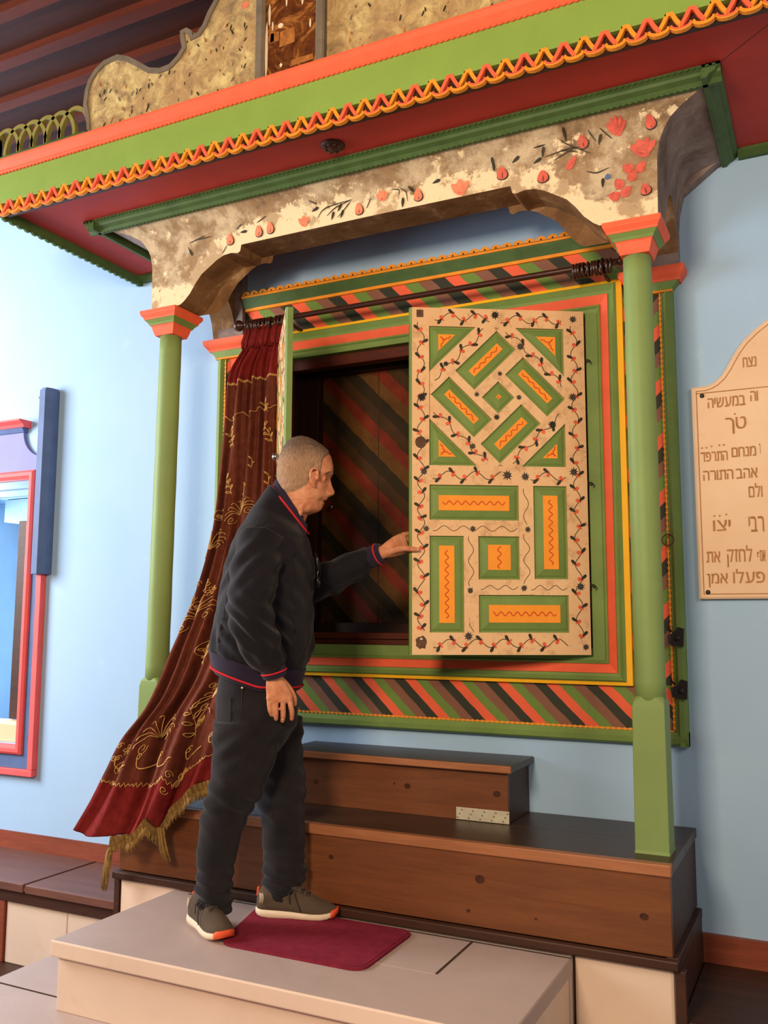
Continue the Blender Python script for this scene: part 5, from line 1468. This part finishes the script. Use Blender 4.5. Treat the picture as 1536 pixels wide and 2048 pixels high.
# ---- left hand clamped on the door edge: thumb in front, fingers behind
zt = Vector((0, 0, 1))
q0 = [HG(-.125, .010, .996), HG(-.100, .010, 1.004), HG(-.075, .004, 1.016), HG(-.050, -.006, 1.028), HG(-.028, -.018, 1.038), HG(-.014, -.028, 1.044)]
axs = [(.024, .021), (.026, .020), (.033, .019), (.039, .018), (.041, .0165), (.038, .014)]
secs = []
for i, c in enumerate(q0):
    t = (q0[min(i + 1, 5)] - q0[max(i - 1, 0)]).normalized(); v = t.cross(zt).normalized(); u = (zt - t * zt.dot(t)).normalized()
    u = (u + t * .15 - t * .15).normalized(); secs.append((c, u * axs[i][0], v * axs[i][1]))
palm(bodym, secs)
for i, (z0, dz) in enumerate(((1.074, .010), (1.054, .003), (1.033, -.002), (1.013, -.008))):
    r0 = (.0094, .0097, .0094, .0085)[i]; lf = (1.0, 1.08, 1.0, .8)[i]
    limbw(bodym, [HG(-.022, -.024, z0), HG(.004 * lf, -.041, z0 + dz * .6), HG(.030 * lf, -.0428, z0 + dz), HG(.052 * lf, -.0405, z0 + dz)], (r0 * 1.12, r0 * 1.03, r0 * .96, r0 * .82), 14, 5)
limbw(bodym, [HG(-.085, .016, 1.004), HG(-.050, .018, 1.014), HG(-.020, .0155, 1.018), HG(.008, .0120, 1.0155), HG(.030, .0105, 1.013)], (.0165, .0145, .0118, .0106, .0090), 14, 6)
bme = cursor_mesh(bodym, .0031, 2, .5)
# shape the mouth/eyelids after smoothing is not needed; add fine wrinkles on forehead and neck
displace(bme, lambda c, p: .0007 * noise.noise(Vector((p[0] * 60, p[1] * 60, p[2] * 90))) if p[2] > 1.42 else 0)
person = link('person', finish(bme, ['skin']))
tag(person, 'elderly person in navy jacket and black jeans standing on the step, holding the carved door', 'person')
def child(name, me, parent=person, label=None):
    o = link(name, me, parent)
    if label: o['label'] = label
    return o
def cpart(name, mb, mats, parent=person, label=None): return part(name, mb, mats, parent, label)
# nails
nl = MB()
for (s2, h2, l2) in ((.113, .734, -.2085 + .0065), (.125, .720, -.204 + .0055), (.146, .713, -.1976 + .005), (.177, .719, -.1885 + .0055)):
    c = ML(s2, l2 - .0015, h2 + .004); nl.sphere(c, .0052, 0, 10, (.9, .5, 1.15))
c = HG(.030, .0195, 1.0135); nl.sphere(c, .006, 0, 10, (1.1, .5, .9))
M['nail'] = paint('finger_nail', rgb(226, 170, 140), .04, 30, .35, .4)
cpart('finger_nails', nl, ['nail'])
# eyes and brows
for sg in (-1, 1):
    eb = MB()
    def ep(az, el, r): return HT(.2615 + r * math.cos(el) * math.cos(az), sg * .0335 + r * math.cos(el) * math.sin(az), 1.5765 + r * math.sin(el))
    A_ = [math.radians(-62 + 124 * k / 14) for k in range(15)]
    for k in range(14):
        q = lambda a: math.radians(-12) - math.radians(13) * math.cos(a * 1.4)
        eb.add([ep(A_[k], math.radians(-10), .0133), ep(A_[k + 1], math.radians(-10), .0133), ep(A_[k + 1], q(A_[k + 1]), .0133), ep(A_[k], q(A_[k]), .0133)], [(0, 1, 2, 3)], 1 if abs(A_[k]) < .42 else 0)
    eb.tube([ep(a, math.radians(-9), .0134) for a in A_], .0008, 5, 1)
    cpart('eye', eb, ['eyewhite', 'glassframe'])
    br_ = MB()
    for k in range(22):
        q = k / 21; s = .296 - .030 * q ** 1.6; l = sg * (.014 + .042 * q); h = 1.596 + .006 * math.sin(math.pi * q) - .004 * q
        a = HT(s - .001, l, h - .003); b = HT(s + .004, l + sg * .006, h + .005); br_.tube([a, (a + b) / 2 + Vector((0, 0, .001)), b], [.0016, .0015, .0004], 5)
    cpart('eyebrow', br_, ['hair'])
# hair shell
hv = {}; HM = MB()
def hairmask(p):
    ds, dl = p[0] - HC[0], p[1] - HC[1]; c, sn = math.cos(-HYAW), math.sin(-HYAW)
    s, l, h = HC[0] + ds * c - dl * sn, ds * sn + dl * c, p[2]
    if h < 1.50: return -1
    line = interp(s, [.09, .12, .155, .185, .205, .214, .226, .238, .246, .252, .262, .275, .285, .30], [1.517, 1.515, 1.522, 1.535, 1.552, 1.602, 1.612, 1.585, 1.580, 1.625, 1.648, 1.662, 1.672, 1.69])
    if .205 < s < .243 and abs(l) > .0765 and h < 1.612: return -1
    return h - line + .004 * noise.noise(Vector((s * 90, l * 90, h * 90)))
me_b = person.data
VCO = [v.co.copy() for v in me_b.vertices]; VNO = [v.normal.copy() for v in me_b.vertices]
for i, v in enumerate(VCO):
    p = toloc(v)
    if p[2] < 1.50: continue
    k = hairmask(p)
    if k > 0: hv[i] = (k, i)
idx = {}
for f in me_b.polygons:
    if all(i in hv for i in f.vertices):
        for i in f.vertices:
            if i not in idx:
                k, v = hv[i]; th = .0045 * sstep(0, .022, k) + .0003
                q = VCO[i]; th += .0012 * noise.noise(q * 120) * sstep(0, .02, k) + .0012 * noise.noise(Vector((q.x * 300, q.y * 300, q.z * 60)))  * sstep(0, .02, k)
                idx[i] = len(HM.v); HM.v.append(tuple(VCO[i] + VNO[i] * th))
        HM.f.append(tuple(idx[i] for i in f.vertices)); HM.mi.append(0); HM.sm.append(True)
part('hair', HM, ['hair'], person, recalc=False)

# ---- trousers
tr = MB()
tr.loft([ring_l(s, l, h, a, b, 32, .92) for h, s, l, a, b in ((.56, .040, 0, .04, .05), (.59, .040, 0, .075, .10), (.63, .037, 0, .112, .14), (.68, .035, 0, .145, .178), (.75, .032, 0, .146, .182), (.82, .030, 0, .140, .176), (.90, .030, 0, .130, .165))])
def leg(mb, secs):
    rings = [ring_l(s, l, h, a, b, 26) for h, s, l, a, b in secs]; mb.loft(rings)
leg(tr, [(.70, .012, -.088, .122, .098), (.62, .006, -.090, .116, .096), (.55, -.002, -.090, .110, .090), (.49, -.014, -.089, .100, .084), (.43, -.036, -.087, .096, .080), (.37, -.062, -.085, .084, .076), (.30, -.078, -.088, .074, .070), (.24, -.086, -.091, .070, .067), (.18, -.088, -.094, .064, .063), (.13, -.089, -.097, .062, .062), (.085, -.088, -.099, .060, .060), (.055, -.087, -.100, .058, .058)])
leg(tr, [(.70, .075, .086, .118, .098), (.62, .085, .088, .108, .094), (.55, .098, .085, .098, .088), (.49, .112, .080, .094, .082), (.43, .118, .068, .090, .076), (.36, .124, .060, .082, .072), (.29, .130, .054, .078, .068), (.23, .134, .050, .078, .066), (.18, .134, .048, .074, .064), (.145, .138, .048, .076, .066), (.11, .134, .047, .072, .064), (.080, .136, .046, .066, .060), (.062, .138, .046, .062, .058)])
tme = cursor_mesh(tr, .006, 10, .5)
def jeans_d(c, p):
    h = p[2]
    q = Vector((p[0] * 9 + h * 5, p[1] * 9, h * 15)); a = noise.noise(q) + .6 * noise.noise(q * 2.1)
    low = sstep(.30, .08, h); knee = g2(h - .43, .09)
    d = .005 * a * (.6 + .6 * knee + 1.0 * low) + low * .005 * math.sin(h * 150 + p[0] * 40) + .004 * knee * math.sin((h + p[0] * .6) * 95)
    d += .005 * g2(h - .62, .05) * math.sin((h - p[0] * .8) * 80)
    return d
displace(tme, jeans_d)
trs = child('trousers', finish(tme, ['jeans']), person, 'black jeans')
pk = MB()
def side_pt(s, h, lift=.004):
    """point on the right outer surface of the trousers seat"""
    a = (s - .032) / .148; a = max(-.999, min(.999, a)); return ML(s, -.182 * math.sqrt(1 - a * a) ** .95 - lift, h)
pk.tube([side_pt(.004, .835, .006), side_pt(.005, .79, .006), side_pt(.004, .74, .005)], .0012, 6)
part('seam', pk, ['lace'], trs)
pk = MB(); P = []
pk.loft([[side_pt(s, h, .004 + .002 * math.sin(k)) for k, s in enumerate((-.095, -.075, -.055, -.035))] for h in (.79, .75, .71, .675)], 0, False, True, False)
part('back_pocket', pk, ['jeans'], trs)
rv = MB().sphere(side_pt(.006, .822, .010), .0042, 0, 10); part('rivet', rv, ['zinc'], trs)

# ---- jacket
jk = MB()
TILT = .33
def ring_h(s, l, h, rs, rl, n=36, pw=.9, tilt=TILT):
    out = []
    for k in range(n):
        a = 2 * math.pi * k / n; c, sn = math.cos(a), math.sin(a)
        ds = rs * math.copysign(abs(c) ** pw, c); dl = rl * math.copysign(abs(sn) ** pw, sn)
        out.append(ML(s + ds, l + dl, h - tilt * (ds if ds < .03 else .03 + (ds - .03) * .15)))
    return out

jk.loft([(ring_h if h < .96 else ring_l)(s, 0, h, a, b, 36, .9, t) for h, s, a, b, t in ((.842, .030, .158, .186, TILT), (.88, .032, .166, .194, TILT), (.915, .036, .180, .205, TILT * .6), (.97, .046, .186, .208, TILT * .2), (1.05, .052, .183, .206, 0), (1.13, .058, .174, .203, 0), (1.20, .065, .166, .201, 0), (1.27, .070, .158, .200, 0), (1.33, .074, .146, .196, 0), (1.375, .082, .128, .178, .12), (1.41, .092, .106, .140, .3), (1.44, .104, .088, .106, .55), (1.47, .116, .076, .084, .75), (1.495, .130, .070, .074, .9))])
def sleeve(mb, pts, radii, n=26): limb(mb, pts, radii, n, 7)
sleeve(jk, [(.062, -.158, 1.345), (.048, -.200, 1.25), (.038, -.240, 1.14), (.040, -.252, 1.06), (.066, -.240, .985), (.096, -.216, .925), (.110, -.205, .895)], (.078, .084, .080, .078, .074, .062, .044))
jk.tube([ML(.106, -.207, .915), ML(.112, -.204, .893), ML(.118, -.200, .868)], [.046, .0405, .0395], 24)
WLv = Vector(WL_); ELv = Vector(ELL)
dirL = (WLv - ELv).normalized()
cuffL = WLv - dirL * .005
sleeve(jk, [(.085, .150, 1.335), (.135, .200, 1.265), tuple(ELv + Vector((0, 0, -.004))), tuple(ELv.lerp(WLv, .35) + Vector((0, 0, -.012))), tuple(ELv.lerp(WLv, .68) + Vector((0, 0, -.006))), tuple(ELv.lerp(WLv, .86))], (.076, .078, .072, .066, .056, .040))
jk.tube([ML(*ELv.lerp(WLv, .80)), ML(*ELv.lerp(WLv, .90)), ML(*cuffL)], [.042, .0375, .037], 24)
jme = cursor_mesh(jk, .0055, 4, .5)
def jacket_d(c, p):
    s, l, h = p
    wr_ = 1.0
    q = Vector((s * 7 + h * 3, l * 7, h * 9)); a = noise.noise(q) + .5 * noise.noise(q * 2.3)
    d = .006 * a
    if l < -.16 and h > .9:      # right sleeve: drag folds around the elbow and blousing at the cuff
        el = g2(h - 1.03, .10)
        d += .0065 * el * math.sin((h * 1.0 + (s - .03) * .9) * 105 + 2.5 * noise.noise(q))
        d += .005 * g2(h - 1.25, .10) * math.sin((h - s * 1.1) * 75 + 2 * noise.noise(q * .7))
        d += .005 * g2(h - .945, .03) * math.sin(math.atan2(l + .215, s - .09) * 7)
    elif l > .12 and s > .16: d += .005 * math.sin((s + l * .4) * 85 + 2 * noise.noise(q))
    else:
        d += .006 * g2(h - .97, .05) * math.sin(math.atan2(l, s - .04) * 11 + 3 * noise.noise(q)) + .004 * g2(h - 1.2, .12) * math.sin((h + l) * 60 + 3 * noise.noise(q))
    if h < .90 and l > -.175: d *= .25
    return d
displace(jme, jacket_d)
jac = child('jacket', finish(jme, ['jacket']), person, 'navy bomber jacket with red knit lines')
jw = {}
def surf_ring(pts, r, name, mat, n=6, parent=jac, closed=True):
    P = [Vector(p) for p in pts]
    mb = MB(); P2 = P + [P[0]] if closed else P
    mb.tube(P2, r, n, 0, not closed); return part(name, mb, [mat], parent)
# rib hem band and red line
hb = MB()
rows = []
for h0, ex in ((.818, -.004), (.826, .004), (.85, .005), (.875, .005), (.895, .004)):
    a = interp(h0, [.82, .845, .88, .91], [.157, .160, .168, .178]); b = interp(h0, [.82, .845, .88, .91], [.185, .188, .196, .203])
    rows.append([p for p in ring_h(.031, 0, h0, a + ex, b + ex, 64, .9)])
hb.loft(rows, 0, False)
part('rib_hem', hb, ['rib'], jac)
surf_ring(ring_h(.031, 0, .834, .1665, .1945, 64, .9), .0042, 'red_hem_line', 'redline')
# cuffs
def cuff(c, d, r, nm):
    d = d.normalized(); u = d.cross(Vector((0, 0, 1)) if abs(d.z) < .9 else PF).normalized(); v = d.cross(u)
    ringp = lambda o, rr: [c + d * o + u * (rr * math.cos(2 * math.pi * k / 32)) + v * (rr * math.sin(2 * math.pi * k / 32)) for k in range(32)]
    cb_ = MB().loft([ringp(-.045, r * 1.05), ringp(-.03, r + .003), ringp(0, r + .002), ringp(.008, r - .001), ringp(.008, r - .010)], 0, False)
    part('rib_cuff', cb_, ['rib'], jac)
    surf_ring(ringp(-.010, r + .0032), .0034, 'red_cuff_line', 'redline')
cuff(ML(.118, -.200, .868), ML(.118, -.200, .868) - ML(.106, -.207, .915), .0405, 'r')
cuff(ML(*cuffL), ML(*WLv) - ML(*ELv), .0385, 'l')
# collar: standing rib band, open at the throat, with a red line
def collar_ring(off_, grow):
    out = []
    for k in range(49):
        a = math.radians(20 + 320 * k / 48) ; c, sn = math.cos(a), math.sin(a)
        s = .146 + (.062 + grow) * c; l = (.070 + grow) * sn
        h = 1.480 - 1.45 * (s - .146 - grow * c) + off_ * 1.0 - grow * .8
        out.append(ML(s + off_ * .35, l, h))
    return out
cl_ = MB().loft([collar_ring(-.055, .020), collar_ring(-.03, .012), collar_ring(-.012, .007), collar_ring(.004, .003), collar_ring(.010, -.002), collar_ring(.004, -.008), collar_ring(-.03, -.006)], 0, False, True, False)
part('rib_collar', cl_, ['rib'], jac)
mbl = MB().tube(collar_ring(-.012, .0095), .0042, 6); part('red_collar_line', mbl, ['redline'], jac)
# ---- shoes
def shoe(heel, toe, lbl):
    heel = Vector(heel); toe = Vector(toe); d = toe - heel; Ls = d.length; d.normalize(); n_ = Vector((-d.y, d.x, 0)); z0 = -.3005
    def P(t, l, h): return heel + d * (t * Ls) + n_ * l + Vector((0, 0, z0 + h - heel.z))
    T = [0, .03, .08, .18, .30, .45, .60, .72, .82, .90, .96, 1.0]
    HWd = [.012, .024, .031, .035, .035, .036, .043, .047, .045, .038, .026, .008]
    top = [.070, .092, .104, .108, .108, .104, .086, .070, .058, .048, .042, .034]
    sole_h = [.030, .028, .027, .027, .026, .024, .022, .021, .021, .023, .026, .030]
    bot = [.012, .006, .002, 0, 0, 0, 0, 0, 0, .003, .008, .018]
    up = MB(); rings = []
    for t, w_, tp, sh in zip(T, HWd, top, sole_h):
        ring = []
        for k in range(24):
            a = math.pi * k / 23; ring.append(P(t, w_ * 1.02 * math.cos(a) * (1 - .32 * math.sin(a) ** 2 * (1 if t < .5 else .6)), sh - .004 + (tp - sh + .004) * math.sin(a) ** .75))
        rings.append(ring)
    up.loft(rings)
    o = part('shoe', up, ['shoe'], person, lbl)
    so = MB(); rings = []
    for t, w_, sh, b in zip(T, HWd, sole_h, bot):
        w2 = w_ + .004
        rings.append([P(t + (.012 if t > .5 else -.008) * (1 if t in (0, 1.0) else 0), x, h) for x, h in ((-w2, b + .003), (-w2 * .9, b), (w2 * .9, b), (w2, b + .003), (w2 + .0015, (b + sh) / 2), (w2 - .001, sh), (-w2 + .001, sh), (-w2 - .0015, (b + sh) / 2))])
    so.loft(rings); part('sole', so, ['sole'], o)
    tc = MB(); rings = []
    for t, w_, sh, b, tp in [(t_, interp(t_, T, HWd), interp(t_, T, sole_h), interp(t_, T, bot), 0) for t_ in (.925, .96, 1.0)]:
        w2 = w_ + .0056
        rings.append([P(t + .018, x, h) for x, h in ((-w2, b + .001), (w2, b + .001), (w2, sh + .001), (w2 * .8, sh + .006), (-w2 * .8, sh + .006), (-w2, sh + .001))])
    tc.loft(rings); part('toe_guard', tc, ['toe'], o)
    ht = MB().bbox(-.006, .006, -.004, .004, 0, .030, .002); ht.v = [tuple(P(.010, x * 1.2, .066 + z) + d * (y + .10 * z - .002)) for x, y, z in ht.v]; part('heel_tab', ht, ['toe'], o)
    la = MB()
    for k in range(4):
        t = .40 + .075 * k; h = interp(t, T, top) + .002; w_ = .020
        la.tube([P(t, -w_, h - .010), P(t + .01, -w_ * .4, h), P(t + .03, w_ * .4, h - .002), P(t + .035, w_, h - .014)], .0022, 6)
        la.tube([P(t, w_, h - .010), P(t + .01, w_ * .4, h), P(t + .03, -w_ * .4, h - .002), P(t + .035, -w_, h - .014)], .0022, 6)
    la.tube([P(.47, -.022, .094), P(.50, -.040, .080), P(.54, -.048, .055), P(.58, -.050, .030)], .002, 6)
    la.tube([P(.46, -.020, .096), P(.42, -.042, .085), P(.44, -.046, .055)], .002, 6)
    part('laces', la, ['lace'], o)
    hp = MB()
    for k in range(3): hp.tube([P(.05 + .02 * k, -interp(.05 + .02 * k, T, HWd) * .99 - .002, .048), P(.06 + .02 * k, -interp(.06 + .02 * k, T, HWd) * .97 - .002, .066), P(.05 + .02 * k, -interp(.05 + .02 * k, T, HWd) * .90 - .002, .082)], .0016, 6)
    part('heel_print', hp, ['sole'], o)
    tg = MB(); tg.loft([[P(t, l, h + .001) for l, h in ((-.020, hh - .008), (-.010, hh), (.010, hh), (.020, hh - .008))] for t, hh in ((.30, .122), (.36, .115), (.45, .106), (.56, .093))], 0, False, True, False); part('tongue', tg, ['shoe'], o)
    return o
shoe((-.476, -.866, -.3095), (-.244, -.994, -.3095), 'right shoe, toe towards the viewer')
sl = shoe((-.306, -.722, -.3095), (-.036, -.622, -.3095), 'left shoe in profile')

# ---- spectacles hanging from the jacket front
gx = lambda s, l, h: ML(s, l, h)
sp = thing('eyeglasses', 'dark folded eyeglasses hanging from the jacket front of the standing person', 'eyeglasses', tuple(ML(.246, -.02, 1.17)))
for l0 in (-.052, .012):
    pts = []
    for k in range(25):
        a = 2 * math.pi * k / 24; c, sn = math.cos(a), math.sin(a)
        pts.append(gx(.252 + .012 * abs(l0 + .02) + .0, l0 + .026 * math.copysign(abs(c) ** .7, c), 1.195 + .018 * math.copysign(abs(sn) ** .7, sn)))
    rm = part('rim', MB().tube(pts, .0024, 8, 0, False), ['glassframe'], sp)
    part('lens', MB().add([p for p in pts[:-1]], [tuple(range(24))]), ['lens'], rm, recalc=False)
part('bridge', MB().tube([gx(.253, -.026, 1.20), gx(.255, -.020, 1.204), gx(.253, -.014, 1.20)], .0022, 8), ['glassframe'], sp)
for l0, s0 in ((-.080, .250), (.040, .250)):
    part('temple', MB().tube([gx(s0, l0, 1.205), gx(s0 + .004, l0 * .8, 1.235), gx(s0 - .002, l0 * .7 - .004, 1.275), gx(s0 - .012, l0 * .65 - .004, 1.302)], .0022, 8), ['glassframe'], sp)
